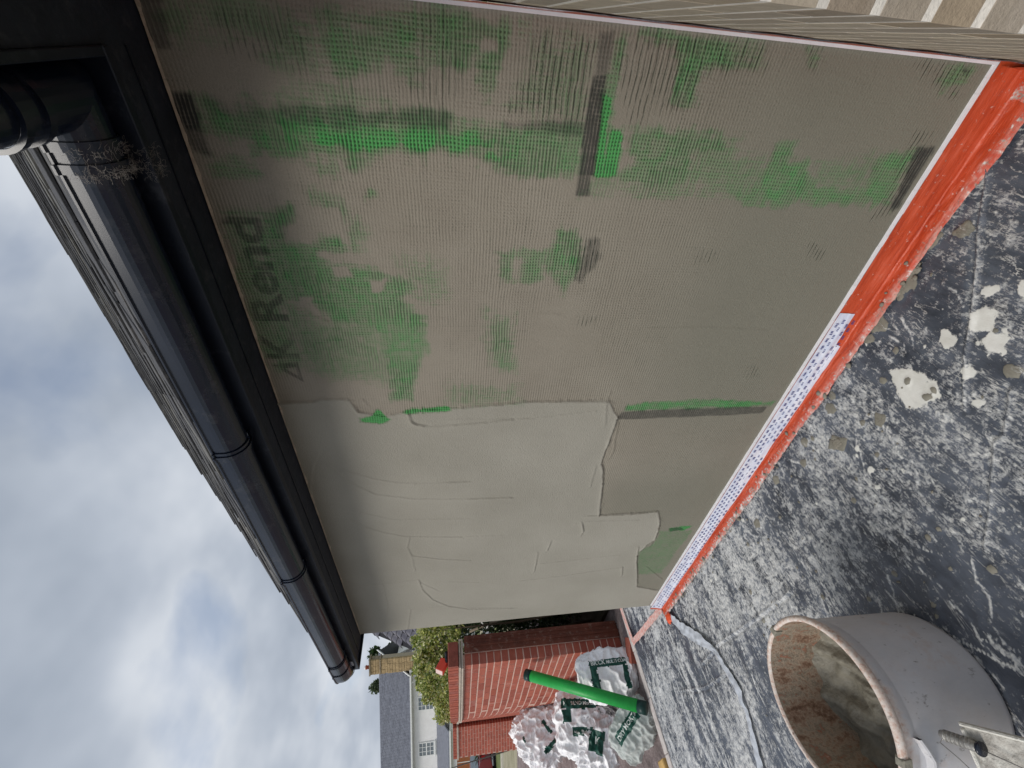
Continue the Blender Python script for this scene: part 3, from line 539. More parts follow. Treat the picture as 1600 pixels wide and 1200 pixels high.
# ================================================================ brick return on the right
ret=empty('buff_brick_return',(.0,-.35,0)); tag(ret,'buff brick return wall with white mortar joints at the right of the rendered wall','wall')
BR=[]; M_BUFF_SKYLIT=randbrick('buff_brick_skylit',[(0,(.44,.37,.28)),(.35,(.54,.46,.35)),(.6,(.39,.33,.26)),(.8,(.56,.47,.35)),(1,(.35,.30,.245))],.9)  # return-face brick paled: mortar smear plus grazing sky light put into the colour
def brickmesh(l,w_,h_,name='brick',bev=.003):
    m=MB(); m.box((0,0,0),(l,w_,h_),bev=bev); me=m.mesh(name); return me
ms2,ms,mh=brickmesh(.215,.1025,.065),brickmesh(.215,.1025,.065),brickmesh(.1025,.1025,.065)
rough_jit=lambda a:random.uniform(-a,a)
for k_ in range(31):
    z=.0+.075*k_
    j=lambda:rough_jit(.0003)
    if k_%2==0:
        for i in range(3):   # stretchers along y, face at x=0
            P_(link('brick',ms2,M_BUFF_SKYLIT,ret,(.1025+.003+j(),-.69+.225*i,z),(0,0,math.pi/2)))
        x=.1155
        first=True
        while x<.9:
            P_(link('brick',ms,M_BUFF,ret,(x,-.69+.0+j(),z))); x+=.225
    else:
        P_(link('brick',mh,M_BUFF_SKYLIT,ret,(.1025+.003+j(),-.1275,z),(0,0,math.pi/2)))
        for i in range(2): P_(link('brick',ms2,M_BUFF_SKYLIT,ret,(.1025+.003+j(),-.3525-.225*i,z),(0,0,math.pi/2)))
        x=.003
        while x<.9:
            P_(link('brick',ms,M_BUFF,ret,(x,-.69+j(),z))); x+=.225
m=MB(); m.box((.0037,-.6893,0),(.9,.0,2.34)); P_(m.build('mortar',M_MORT,ret))
# ================================================================ eaves
GY,GZ,GR=-.252,2.372,.055
roof=empty('slate_roof',(-1.5,1,2.4)); tag(roof,'grey slate roof rising above the black gutter, its courses seen edge-on','roof')
pitch=math.radians(40.5); ey,ez=-.235,2.405
sl=[]
for v_ in range(3):
    m=MB(); m.box((0,0,0),(.246,.40,.0075+.002*v_),bev=.0018); sl.append(m.mesh('slate'))
cp,sp_=math.cos(pitch),math.sin(pitch)
for r in range(15):
    s=r*.205; off=(r%2)*.125
    for i in range(19):
        x=-3.50+off+i*.25
        if x>.78: continue
        me=sl[random.randrange(3)]
        tilt=pitch-math.radians(1.8)+rough_jit(.006)
        yy=ey+s*cp-.0; zz=ez+s*sp_+.012+random.uniform(0,.004)
        P_(link('slate',me,M_SLATE,roof,(x+rough_jit(.002),yy+rough_jit(.004),zz),(tilt,rough_jit(.006),rough_jit(.006))))
m=MB(); M4=Matrix.Translation((0,ey+.03,ez-.012))@Matrix.Rotation(pitch,4,'X'); m.box((-3.47,0,-.02),(.8,3.2,.006),M4); P_(m.build('roof_deck',M_FAS,roof))
eav=empty('eaves_boards',(-1.7,-.19,2.3)); tag(eav,'black fascia and soffit boards above the rendered wall','eaves')
m=MB(); m.box((-3.47,-.205,2.288),(-.128,-.188,2.43),bev=.002); P_(m.build('fascia',M_FAS,eav))
m=MB(); m.box((-3.47,-.1875,2.3005),(0,-.0,2.31)); P_(m.build('soffit',M_SOFF,eav))
m=MB(); m.box((-3.47,-.188,2.292),(-.13,-.176,2.30)); m.box((-3.46,-.11,2.2975),(-.13,-.102,2.30)); P_(m.build('soffit_trim',M_FAS,eav))
m=MB(); m.box((-3.485,-.205,2.286),(-3.471,.3,2.46)); P_(m.build('end_board',M_FAS,eav))
m=MB(); m.box((-.145,-1.6,2.289),(-.128,-.2055,2.43),bev=.002); P_(m.build('fascia',M_FAS,eav))
m=MB(); m.box((-.1275,-1.6,2.2985),(.0,-.1885,2.308)); P_(m.build('soffit',M_SOFF,eav))
m=MB(); m.box((-.127,-1.6,2.31),(.6,-.0,2.56)); P_(m.build('rafter_box',M_FAS,eav))
# gutter
gut=empty('black_gutter',(-1.7,GY,GZ)); tag(gut,'black half-round plastic gutter with union brackets and a curved corner','gutter')
def gprof(r,t=.0025,lip=True):
    a=[math.pi+math.pi*i/16 for i in range(17)]
    out=[(r*math.cos(x),r*math.sin(x)*1.0) for x in a]
    p=[(-r-.005,.030),(-r-.005,.025),(-r,.022)]+out+[(r,.022),(r+.005,.025),(r+.005,.030)]
    inn=[(q[0]*(r-t)/r,q[1]*(r-t)/r) for q in reversed(out)]
    return p+[(r-t,.030)]+inn+[(-r+t,.030)]
def gsweep(m,r,pts,dirs,t=.0025):
    """pts centre points, dirs outward unit vectors scaled for mitres"""
    pr=gprof(r,t); rings=[[ (p[0]+d[0]*q[0],p[1]+d[1]*q[0],p[2]+q[1]) for q in pr] for p,d in zip(pts,dirs)]
    n=len(pr); v=[p for R_ in rings for p in R_]; f=[]
    for i in range(len(rings)-1):
        for k in range(n): f.append((i*n+k,i*n+(k+1)%n,(i+1)*n+(k+1)%n,(i+1)*n+k))
    f+=[tuple(range(n-1,-1,-1)),tuple(range((len(rings)-1)*n,len(rings)*n))]
    m.add(v,f,False)
PX=-.145-GR-.006
OUT=(0,-1)
for a,b,rr in ((-3.13,-2.03,GR),(-2.01,-1.19,GR+.0005),(-1.17,-.31,GR)):
    m=MB(); gsweep(m,rr,[(a,GY,GZ),(b,GY,GZ)],[OUT,OUT]); P_(m.build('gutter_run',M_PVC,gut))
for x in (-1.18,-2.02,-3.12):
    m=MB(); gsweep(m,GR+.004,[(x-.018,GY,GZ-.0005),(x+.018,GY,GZ-.0005)],[OUT,OUT]); gsweep(m,GR+.008,[(x-.004,GY,GZ-.0005),(x+.004,GY,GZ-.0005)],[OUT,OUT]); m.box((x-.02,-.206,GZ-.05),(x+.02,-.21,GZ+.02))
    P_(m.build('union_bracket',M_PVC,gut))
# inner corner piece
m=MB(); q=math.sqrt(2)
gsweep(m,GR+.004,[(-.325,GY,GZ),(PX-.0,GY,GZ),(PX,-.44,GZ)],[(0,-1),(-1,-1),(-1,0)]); P_(m.build('corner_piece',M_PVC,gut))
for a in (-.325,-.285):
    m=MB(); gsweep(m,GR+.010,[(a-.009,GY,GZ-.0005),(a+.009,GY,GZ-.0005)],[OUT,OUT],.008); P_(m.build('corner_band',M_PVC,gut))
for a in (-.44,-.385):
    m=MB(); gsweep(m,GR+.010,[(PX,a-.009,GZ-.0005),(PX,a+.009,GZ-.0005)],[(-1,0),(-1,0)],.008); P_(m.build('corner_band',M_PVC,gut))
m=MB(); gsweep(m,GR,[(PX,-1.6,GZ),(PX,-.445,GZ)],[(-1,0),(-1,0)]); P_(m.build('gutter_run',M_PVC,gut))
# far end: sleeve and rounded corner turning behind the gable
m=MB(); gsweep(m,GR+.004,[(-3.34,GY,GZ),(-3.14,GY,GZ)],[OUT,OUT]); gsweep(m,GR+.009,[(-3.26,GY,GZ-.0005),(-3.245,GY,GZ-.0005)],[OUT,OUT]); P_(m.build('end_sleeve',M_PVC,gut))
m=MB(); cx_,cy_=-3.34,GY+.13; R_=.13; pts=[];dirs=[]
for i in range(11):
    a=math.radians(-90-90*i/10); pts.append((cx_+R_*math.cos(a),cy_+R_*math.sin(a),GZ)); dirs.append((math.cos(a),math.sin(a)))
gsweep(m,GR+.003,pts,dirs); gsweep(m,GR+.009,pts[5:7],dirs[5:7]); P_(m.build('end_corner',M_PVC,gut))
st=MB(); st.box((-3.40,-.2075,2.31),(-3.33,-.2065,2.355)); s_=tag(st.build('sticker',simple('sticker_white',(.75,.78,.84),.4,.05,10)),'small white and blue sticker on the black fascia end','sticker')
st=MB()
for i in range(4): st.box((-3.392+.017*i,-.2082,2.322),(-3.384+.017*i,-.2077,2.346))
st.build('sticker_print',M_TI,s_)
# cobwebs
m=MB()
for i in range(620):
    if random.random()<.75:
        a=random.uniform(math.pi*1.02,math.pi*1.98); x=(-.334 if random.random()<.7 else -.296)+rough_jit(.010); rr=GR+random.uniform(.008,.012); p=Vector((x,GY+rr*math.cos(a),GZ+rr*math.sin(a)))
    else: p=Vector((-.335+rough_jit(.03),-.19+rough_jit(.03),2.295+random.uniform(-.012,.012)))
    pts=[p]; d=Vector((rough_jit(1),rough_jit(1),rough_jit(.5)-.2)).normalized()
    for q in range(random.randint(4,8)):
        d=(d+Vector((rough_jit(.9),rough_jit(.9),rough_jit(.6)))).normalized(); pts.append(pts[-1]+d*random.uniform(.0015,.004))
    m.tube(pts,.00017,3,False)
cw=m.build('cobweb',simple('cobweb_fibre',(.42,.38,.34),.95)); tag(cw,'dusty cobweb hanging round the joint of the gutter corner','cobweb',kind='stuff')
# ================================================================ black sheet on the deck
def mat_sheet():
    k=NT('black_sheet',.26,.7); v=k.obj(); a=k.attr('A'); s=k.n('ShaderNodeSeparateColor'); k.L(a.outputs['Color'],s.inputs[0]); smear,splat,mud=s.outputs
    st=k.map(v,(1.0,.28,1.0)); n1=k.noise(st,120,7,.75,.5); n2=k.noise(v,85,6,.75,.8); n3=k.noise(v,13,5,.6)
    far=k.ramp(k.m1('MULTIPLY',k.n('ShaderNodeSeparateXYZ').outputs[0],1.),[(0,0.),(1,1.)])
    c=k.mix(k.ramp(n3,[(.3,0.),(.7,1.)]),(.016,.020,.030),(.055,.064,.085))
    haze=k.m1('MULTIPLY',k.ramp(k.noise(st,9,8,.75),[(.36,0.),(.66,.9)]),k.m1('ADD',.25,k.m1('MULTIPLY',smear,.8)),clamp=True); c=k.mix(haze,c,(.20,.225,.275))
    w1=k.m1('ADD',k.m1('MULTIPLY',n1,.46),k.m1('MULTIPLY',n2,.18)); w1=k.m1('ADD',w1,k.m1('MULTIPLY',k.noise(v,34,7,.72,.5),.36)); w1=k.m1('ADD',w1,k.m1('MULTIPLY',k.m1('SUBTRACT',smear,.42),.17)); w1=k.m1('ADD',w1,k.m1('MULTIPLY',k.m1('SUBTRACT',k.noise(v,30,5,.7,.5),.5),.22)); w1=k.m1('ADD',w1,k.m1('MULTIPLY',k.m1('SUBTRACT',n3,.5),.14))
    wf=k.ramp(w1,[(.51,0.),(.555,.5),(.62,1.)]); c=k.mix(wf,c,k.ramp(n2,[(.35,(.40,.42,.45)),(.6,(.72,.71,.68))]))
    sp=k.ramp(k.m1('ADD',splat,k.m1('MULTIPLY',k.m1('SUBTRACT',k.m1('ADD',k.m1('MULTIPLY',k.noise(v,45,5,.7,.8),.6),k.m1('MULTIPLY',n2,.4)),.5),2.2)),[(.42,0.),(.62,1.)]); c=k.mix(sp,c,k.ramp(n3,[(.3,(.60,.59,.54)),(.7,(.76,.75,.71))]))
    mf=k.ramp(k.m1('ADD',mud,k.m1('MULTIPLY',k.m1('SUBTRACT',n2,.5),.6)),[(.45,0.),(.55,1.)]); c=k.mix(mf,c,(.22,.205,.165))
    vm=k.noise(k.map(v,(1.0,.22,1.0)),9,6,.62,.35); va=k.m1('ABSOLUTE',k.m1('SUBTRACT',vm,.5)); vein=k.ramp(va,[(.001,1.),(.008,0.)])
    vmask=k.ramp(k.noise(v,11,3,.6),[(.48,0.),(.60,1.)]); vein=k.m1('MULTIPLY',vein,vmask); c=k.mix(vein,c,(.62,.61,.58)); wf=k.m1('MAXIMUM',wf,vein)
    k.col(c); k.rough(k.m1('ADD',.20,k.m1('MULTIPLY',k.m1('MAXIMUM',k.m1('MAXIMUM',wf,sp),mf),.45)))
    h=k.m1('ADD',k.m1('MULTIPLY',k.m1('MAXIMUM',wf,sp),.5),k.m1('ADD',k.m1('MULTIPLY',mf,1.),k.m1('MULTIPLY',n1,.8))); k.bump(h,.8,.003); return k.m
M_S=mat_sheet()
xs2=np.linspace(-4.33,.02,600); ys2=np.linspace(-2.6,1.1,520); DX,DY=np.meshgrid(xs2,ys2)
far=ss(-2.2,-3.4,DX)
wr=np.abs(fbm(DX*9+1.2*fbm(DX*2,DY*1.2,100),DY*1.3,101,4,.55)-.5)*2; folds=(1-ss(0,.22,wr))
Z=.003*(fbm(DX*3,DY*3,103)-.5)+folds*.007*far+.0035*(fbm(DX*16,DY*9,104,4,.55)-.5)+.0022*(1-far)*(1-ss(0,.10,np.abs(fbm(DX*4,DY*2.5,105,4,.55)-.5)*2))
smear=fbm(DX*15,DY*5,107,5,.62)*.55+fbm(DX*3,DY*2,109,3,.5)*.45
smear=ss(.20,.70,smear)*(.60+.40*ss(-.5,-2.0,DX)); smear=np.maximum(smear,folds*far*.95)
def addridge(pts,a,wd,double=True):
    global Z
    s,d,sg=linedist(DX,DY,pts,.05); Z[s]+=a*np.exp(-(d/wd)**2)
    if double: Z[s]-=a*.7*np.exp(-((d-wd*1.8)/wd)**2)*(sg>0)
    smear[s]=np.maximum(smear[s],.9*np.exp(-((d-.002)/(wd*.8))**2)*(sg<0))
addridge([(-.216,-.061),(-.293,-.118),(-.407,-.183),(-.502,-.255),(-.634,-.344),(-.723,-.394),(-.87,-.507)],.010,.007)
addridge([(-.748,-.556),(-.862,-.629),(-.894,-.625),(-1.057,-.742),(-1.177,-.822)],.006,.006)
addridge([(-3.2,-.49),(-2.9,-.475),(-2.36,-.523),(-2.05,-.538)],.007,.007); addridge([(-3.75,-.50),(-3.3,-.60),(-2.95,-.62)],.005,.007)
addridge([(-3.77,-.064),(-4.10,-.474),(-4.03,-1.2)],.010,.010); addridge([(-3.57,-.144),(-3.8,-.565),(-3.72,-1.0)],.009,.010); addridge([(-3.4,-.2),(-3.55,-.6),(-3.45,-1.2)],.006,.010)
addridge([(-2.2,-.1),(-2.3,-.45),(-2.28,-.8)],.006,.006); addridge([(-2.45,-.06),(-2.6,-.4)],.006,.006)
for i in range(95):     # short scraped streaks running away from the wall
    x=random.uniform(-3.9,-.5); y=random.uniform(-1.2,-.12); l=random.uniform(.05,.26); q_=rough_jit(.5); pts=[(x,y),(x+q_*l*.5+rough_jit(.012),y-l*.33),(x+q_*l+rough_jit(.02),y-l*.66),(x+q_*l*1.2+rough_jit(.03),y-l)]
    s,d,sg=linedist(DX,DY,pts,.03); smear[s]=np.maximum(smear[s],1.25*np.exp(-(d/random.uniform(.0025,.005))**2)); Z[s]+=.0015*np.exp(-(d/.004)**2)
splat=np.zeros(DX.shape); mud=np.zeros(DX.shape); wb2=(fbm(DX*20,DY*20,111,4,.6)-.5)*2
polymask(DX,DY,[(-.923,-.228),(-.869,-.287),(-.861,-.335),(-.856,-.395),(-.883,-.429),(-.974,-.412),(-.983,-.35),(-.943,-.289)],.016,splat,1.,wob=wb2)
def blob(x,y,r,arr,val=1.,sx=1.):
    n=9; a0=random.random()*6; pts=[(x+r*(.75+.5*random.random())*math.cos(a0+2*math.pi*i/n)*sx,y+r*(.75+.5*random.random())*math.sin(a0+2*math.pi*i/n)) for i in range(n)]
    polymask(DX,DY,pts,max(.006,r*.45),arr,val*1.15,wob=wb2)
for x,y,r in ((-.62,-.37,.045),(-.66,-.43,.03),(-.54,-.33,.028),(-.72,-.32,.025),(-.77,-.44,.022),(-.50,-.40,.03),(-.83,-.52,.02)): blob(x,y,r,splat)
for i in range(40): blob(random.uniform(-3.2,-.25),random.uniform(-1.3,-.08),random.uniform(.004,.014),splat,random.uniform(.6,1))
for P in ([(-.678,.0),(-.599,-.015),(-.589,-.091),(-.62,-.129),(-.692,-.088),(-.755,-.047)],[(-.456,-.015),(-.45,-.095),(-.495,-.094),(-.562,-.042)],[(-1.289,-.22),(-1.244,-.281),(-1.297,-.304),(-1.345,-.244)],[(-1.077,-.303),(-1.061,-.338),(-1.108,-.359),(-1.119,-.33)]): polymask(DX,DY,P,.006,mud,1.,wob=wb2)
for x,y,r in ((-.80,-.09,.03),(-.87,-.10,.02),(-.96,-.25,.018),(-.91,-.40,.018),(-.88,-.40,.012),(-1.2,-.15,.025),(-1.42,-.14,.02),(-1.5,-.2,.02),(-.42,-.14,.02),(-.70,-.53,.02),(-1.15,-.12,.018),(-1.7,-.14,.02),(-2.0,-.2,.02)): blob(x,y,r,mud)
for i in range(60): blob(random.uniform(-2.6,-.4),random.uniform(-.9,-.08),random.uniform(.004,.012),mud)
Z+=np.clip(mud,0,1)*.006*(.6+.8*fbm(DX*40,DY*40,113))+np.clip(splat,0,1)*.0015
Z-=ss(-4.28,-4.33,DX)*.03
sheet=grid('membrane_sheet',xs2,ys2,lambda a,b:(a,b,Z),M_S,{'A':(smear,splat,mud)}); tag(sheet,kind='structure')
m=MB(); m.box((-4.325,-2.6,-.10),(.5,1.1,-.02)); tag(m.build('deck',simple('deck_slab',(.2,.19,.18),.9)),kind='structure')
m=MB()
for i in range(10): m.box((-4.415,-2.6+.37*i,-.098),(-4.336,-2.6+.37*i+.366,-.012+random.uniform(-.003,.003)),bev=.004)
tag(m.build('kerb',simple('pale_kerb',(.52,.47,.44),.85,.2,12,.3,dirt=(.65,.6,.57))),kind='structure')
# mortar crumbs along the film and on the sheet
m=MB()
def crumb(x,y,z,r,fl=1.):
    bm_=bmesh.new(); bmesh.ops.create_icosphere(bm_,subdivisions=2 if fl==1 else 4,radius=1)
    sx_,sy_,sz_=r*random.uniform(.8,1.5),r*random.uniform(.7,1.2),r*random.uniform(.3,.6)*fl; a=random.random()*6
    v=[]
    for q in bm_.verts:
        n=1+.5*mn.noise(q.co*1.7+Vector((x*50,y*50,0)))+(.35*mn.noise(q.co*4+Vector((x*50,0,3)))+.2*mn.noise(q.co*9) if fl<1 else 0); p=Vector((q.co.x*sx_*n,q.co.y*sy_*n,q.co.z*sz_*n)); p.rotate(Matrix.Rotation(a,3,'Z')); v.append((x+p.x,y+p.y,z+max(p.z,-.002)))
    f=[tuple(q.index for q in fc.verts) for fc in bm_.faces]; bm_.free(); m.add(v,f,True)
for i in range(40): crumb(random.uniform(-3.3,-.55),random.uniform(-.115,-.045),.012,random.uniform(.004,.012))
for i in range(40): crumb(random.uniform(-2.8,-.25),random.uniform(-1.0,-.1),.003,random.uniform(.002,.006))
for x,y,r in ((-.60,-.06,.03),(-.66,-.065,.035),(-.68,-.04,.03),(-.50,-.06,.025),(-1.30,-.26,.022)): crumb(x,y,.004,r,.35)
mc=m.build('mortar_crumbs',simple('wet_mortar',(.235,.215,.175),.8,.15,40,.5)); tag(mc,'crumbs of grey mortar dropped on the black sheet by the red film','mortar crumbs',kind='stuff')
# polythene strip with an orange end
M_PS=simple('thin_polythene',(.50,.53,.58),.3,.12,15,.3,.5); M_OR=simple('orange_plastic',(.75,.10,.035),.4,.15,20,.2)
strip=empty('polythene_strip',(-3,-.6,0)); tag(strip,'crumpled clear polythene strip with a small orange end lying across the black sheet','plastic strip')
pts=[(-3.36,-.125),(-3.25,-.25),(-3.02,-.43),(-2.95,-.50),(-2.89,-.72),(-2.90,-.82),(-3.01,-1.05),(-3.1,-1.5)]
m=MB(); v=[];f=[]; n=150; Pv=[Vector((*q,0)) for q in pts]; L=[0]
for a,b in zip(Pv,Pv[1:]): L.append(L[-1]+(b-a).length)
wds=[.04,.065,.055,.02,.05,.028,.05,.05]
for i in range(n+1):
    s=L[-1]*i/n; k_=min(max(j for j in range(len(L)) if L[j]<=s+1e-9),len(L)-2); t=(s-L[k_])/(L[k_+1]-L[k_]); p=Pv[k_].lerp(Pv[k_+1],t); d=(Pv[k_+1]-Pv[k_]).normalized(); nn=Vector((-d.y,d.x,0)); W=wds[k_]*(1-t)+wds[k_+1]*t
    for j in range(7):
        q=p+nn*((j/6-.5)*W*1.25*(1+.3*mn.noise(Vector((s*12,3,0))))); v.append((q.x,q.y,.014+.022*abs(mn.noise(Vector((s*16,j*.55,5))))))
for i in range(n):
    for j in range(6): f.append((i*7+j,i*7+j+1,i*7+8+j,i*7+7+j))
m.add(v,f,True); P_(m.build('polythene',M_PS,strip))
m=MB(); bm_=bmesh.new(); bmesh.ops.create_icosphere(bm_,subdivisions=3,radius=1)
v=[(-3.40+.042*q.co.x*(1+.5*mn.noise(q.co*2)),-.118+.036*q.co.y*(1+.5*mn.noise(q.co*2.4)),.014+.014*max(-.6,q.co.z)*(1+.8*mn.noise(q.co*3))) for q in bm_.verts]; f=[tuple(q.index for q in fc.verts) for fc in bm_.faces]; bm_.free(); m.add(v,f,True)
P_(m.build('orange_end',M_OR,strip))
# ================================================================ mixing tub
TC=(-1.70,-1.043,.004); TR=.247; TH=.425
def mat_tub(inner):
    k=NT('tub_inner' if inner else 'tub_outer',.5,.4); v=k.obj(); s=k.n('ShaderNodeSeparateXYZ'); k.L(v,s.inputs[0])
    n=k.noise(k.map(v,(1,1,.45)),16,6,.7,.4); n2=k.noise(v,70,5,.7)
    if inner:
        c=k.ramp(k.m1('ADD',n,k.m1('MULTIPLY',k.m1('SUBTRACT',n2,.5),.5)),[(.30,(.15,.08,.05)),(.42,(.30,.19,.13)),(.50,(.42,.33,.25)),(.58,(.27,.235,.18)),(.66,(.36,.15,.09)),(.78,(.60,.52,.45))])
        k.bump(n2,.9,.006)
    else:
        c=k.ramp(n,[(.3,(.54,.54,.56)),(.7,(.64,.63,.64))])
        rim=k.ramp(k.m1('ADD',s.outputs[2],k.m1('MULTIPLY',k.m1('SUBTRACT',n,.5),.10)),[(.375,0.),(.405,1.)])
        c=k.mix(rim,c,k.ramp(n2,[(.35,(.50,.30,.22)),(.5,(.66,.55,.48)),(.7,(.74,.70,.66))]))
        c=k.mix(k.ramp(k.noise(k.map(v,(1,1,1),(3,1,2)),7,6,.7),[(.54,0.),(.70,.6)]),c,(.52,.38,.30))
        c=k.mix(k.ramp(k.noise(k.map(v,(1,1,.5),(2,2,2)),48,5,.7),[(.62,0.),(.70,.75)]),c,(.14,.125,.11)); c=k.mix(k.ramp(k.noise(v,5,5,.6),[(.45,0.),(.75,.5)]),c,(.60,.52,.46)); k.bump(n2,.12,.003)
    k.col(c); return k.m
tub=empty('mixing_tub',TC); tag(tub,'round grey-white plastic mixing tub with rust-stained rim holding wet mortar','tub')
M_TO=mat_tub(False); M_TIN=mat_tub(True)
m=MB(); m.lathe([(.0,.0),(.222,.0),(.234,.006),(.2365,.02),(.240,.20),(.2425,.345),(.243,.352),(.2455,.355),(.246,.40)],TC,96); tb=P_(m.build('tub_body',M_TO,tub)) or None
m=MB(); m.lathe([(.244,.398),(.255,.400),(.260,.408),(.2595,.418),(.254,.424),(.247,.4255),(.2425,.423),(.240,.416)],TC,96); P_(m.build('rim',M_TO,tub))
m=MB(); m.lathe([(.240,.418),(.238,.37),(.236,.30),(.234,.2),(.230,.1)],TC,96); P_(m.build('inner_wall',M_TIN,tub))
# rim dabs of mortar
for a in (math.radians(101),math.radians(-46)):
    m=MB()
    c_,s_2=math.cos(a),math.sin(a); M4=Matrix.Translation((TC[0]+.250*c_,TC[1]+.250*s_2,TC[2]+.415))@Matrix.Rotation(a,4,'Z'); m.box((-.014,-.013,-.02),(.013,.013,.0125),M4,bev=.004); P_(m.build('mortar_dab',simple('dab',(.25,.235,.19),.8,.2,30,.5),tub))
# moulded lug under the rim: a frame standing off the body
m=MB(); outl=[(-34,.352),(-40,.335),(-47,.318),(-55,.312),(-72,.312),(-80,.335),(-86,.352)]
v=[];f=[]
for a,z in outl:
    a=math.radians(a)
    for r_,dz in ((.240,.0),(.262,.0),(.264,.006),(.262,.012),(.240,.014)): v.append((TC[0]+r_*math.cos(a),TC[1]+r_*math.sin(a),TC[2]+z+dz))
for i in range(len(outl)-1):
    for k_ in range(4): f.append((i*5+k_,i*5+k_+1,i*5+6+k_,i*5+5+k_))
m.add(v,f); P_(m.build('lug',M_TO,tub))
# mortar in the tub
m=MB(); v=[(TC[0],TC[1],TC[2]+.17)];f=[]; NR,NA=34,96
for i in range(1,NR+1):
    for k_ in range(NA):
        a=2*math.pi*k_/NA; r_=.2345*i/NR; x=r_*math.cos(a); y=r_*math.sin(a)
        h=.195+.035*mn.noise(Vector((x*9,y*9,1)))+.030*max(0,mn.noise(Vector((x*16,y*16,4))))+.05*max(0,(r_/.235)-.75)*2*(1 if math.cos(a-2.4)>0 else .3)
        h+=.022*mn.noise(Vector((x*4-y*4,(x+y)*22,2)))+.006*mn.noise(Vector((x*60,y*60,2)))
        v.append((TC[0]+x,TC[1]+y,TC[2]+h))
for k_ in range(NA): f.append((0,1+k_,1+(k_+1)%NA))
for i in range(NR-1):
    for k_ in range(NA): f.append((1+i*NA+k_,1+(i+1)*NA+k_,1+(i+1)*NA+(k_+1)%NA,1+i*NA+(k_+1)%NA))
m.add(v,f,True); mo=m.build('wet_mortar',simple('wet_mortar_tub',(.20,.185,.145),.55,.25,22,.6,.5)); tag(mo,'wet grey mortar half filling the round tub','mortar')
# plaster-covered board beside the tub, with a clamp screw and a wire
M_BD=simple('plastered_board',(.30,.28,.25),.75,.35,16,.8,dirt=(.66,.64,.58),dirtamt=.9)
bd=empty('mortar_board',(-1.36,-1.22,.26)); tag(bd,'flat board caked in grey mortar with a screw clamp, leaning beside the tub','board')
BM=Matrix.Translation((-1.405,-1.178,.285))@Matrix.Rotation(math.radians(-27),4,'Z')@Matrix.Rotation(math.radians(7),4,'Y')@Matrix.Rotation(math.radians(4),4,'X')
m=MB(); nx,ny=60,44; v=[];f=[]
for s_i,zz in ((0,0.),(1,-.014)):
    for j in range(ny+1):
        for i in range(nx+1):
            x=.42*i/nx; y=-.36*j/ny; e=min(i,nx-i,j,ny-j)
            z=zz+(.005*mn.noise(Vector((x*22,y*22,1)))+.007*max(0,mn.noise(Vector((x*9,y*30,5)))) if s_i==0 else 0)
            v.append(BM@Vector((x,y,z)))
N1=(nx+1)*(ny+1)
for j in range(ny):
    for i in range(nx):
        a=j*(nx+1)+i; f.append((a+nx+1,a+nx+2,a+1,a)); f.append((N1+a,N1+a+1,N1+a+nx+2,N1+a+nx+1))
for i in range(nx): a=i; f.append((a,a+1,N1+a+1,N1+a)); a=ny*(nx+1)+i; f.append((N1+a,N1+a+1,a+1,a))
for j in range(ny): a=j*(nx+1); f.append((N1+a,N1+a+nx+1,a+nx+1,a)); a=j*(nx+1)+nx; f.append((a,a+nx+1,N1+a+nx+1,N1+a))
m.add(v,f); P_(m.build('board_panel',M_BD,bd))
m=MB(); m.box((-.003,-.01,-.006),(.006,-.36,.009),BM,bev=.003); m.box((0,-.003,-.006),(.42,.005,.010),BM,bev=.003); P_(m.build('board_edge',simple('caked_edge',(.66,.64,.58),.9,.15,40,.8),bd))
m=MB(); m.tube([BM@Vector(q) for q in ((-.055,-.035,.012),(-.04,-.035,.013),(.02,-.04,.016),(.035,-.041,.018))],[.010,.012,.0125,.011],14)
for i in range(7): m.tube([BM@Vector((-.045+i*.010,-.036-.0006*i,.0135)),BM@Vector((-.041+i*.010,-.036-.0006*i,.0135))],.0145,14)
P_(m.build('clamp_screw',simple('dirty_steel',(.32,.31,.29),.45,.3,40,.5,.5,.5),bd))
m=MB(); m.tube([BM@Vector(q) for q in ((.034,-.041,.018),(.040,-.0415,.0185))],[.017,.017],18); P_(m.build('screw_collar',M_PVC,bd))
m=MB(); m.tube([BM@Vector(q) for q in ((-.05,-.04,.014),(-.075,-.062,.004),(-.060,-.10,-.02),(-.035,-.16,-.05),(-.02,-.24,-.09))],.0016,6); P_(m.build('wire',simple('wire_steel',(.25,.24,.23),.4,.1,10,0,.5,.6),bd))
m=MB(); m.tube([BM@Vector(q) for q in ((.04,-.042,.02),(.12,-.06,.016),(.24,-.10,.014),(.40,-.13,.014))],.0012,6); P_(m.build('wire',bpy.data.materials['wire_steel'],bd))
# upright legs carrying the board
m=MB()
for q in ((.05,-.06),(.37,-.06),(.05,-.31),(.37,-.31)):
    t=BM@Vector((q[0],q[1],-.012)); m.box((t.x-.018,t.y-.018,.004),(t.x+.018,t.y+.018,t.z))
P_(m.build('support',simple('stand_wood',(.30,.25,.19),.85),bd))
BP=[Vector(q) for q in ((-4.80,-.06,.17),(-5.72,-.20,.27),(-6.93,-.03,.56),(-5.70,-.40,.16),(-4.78,-.50,.06),(-5.05,-.16,.02))]
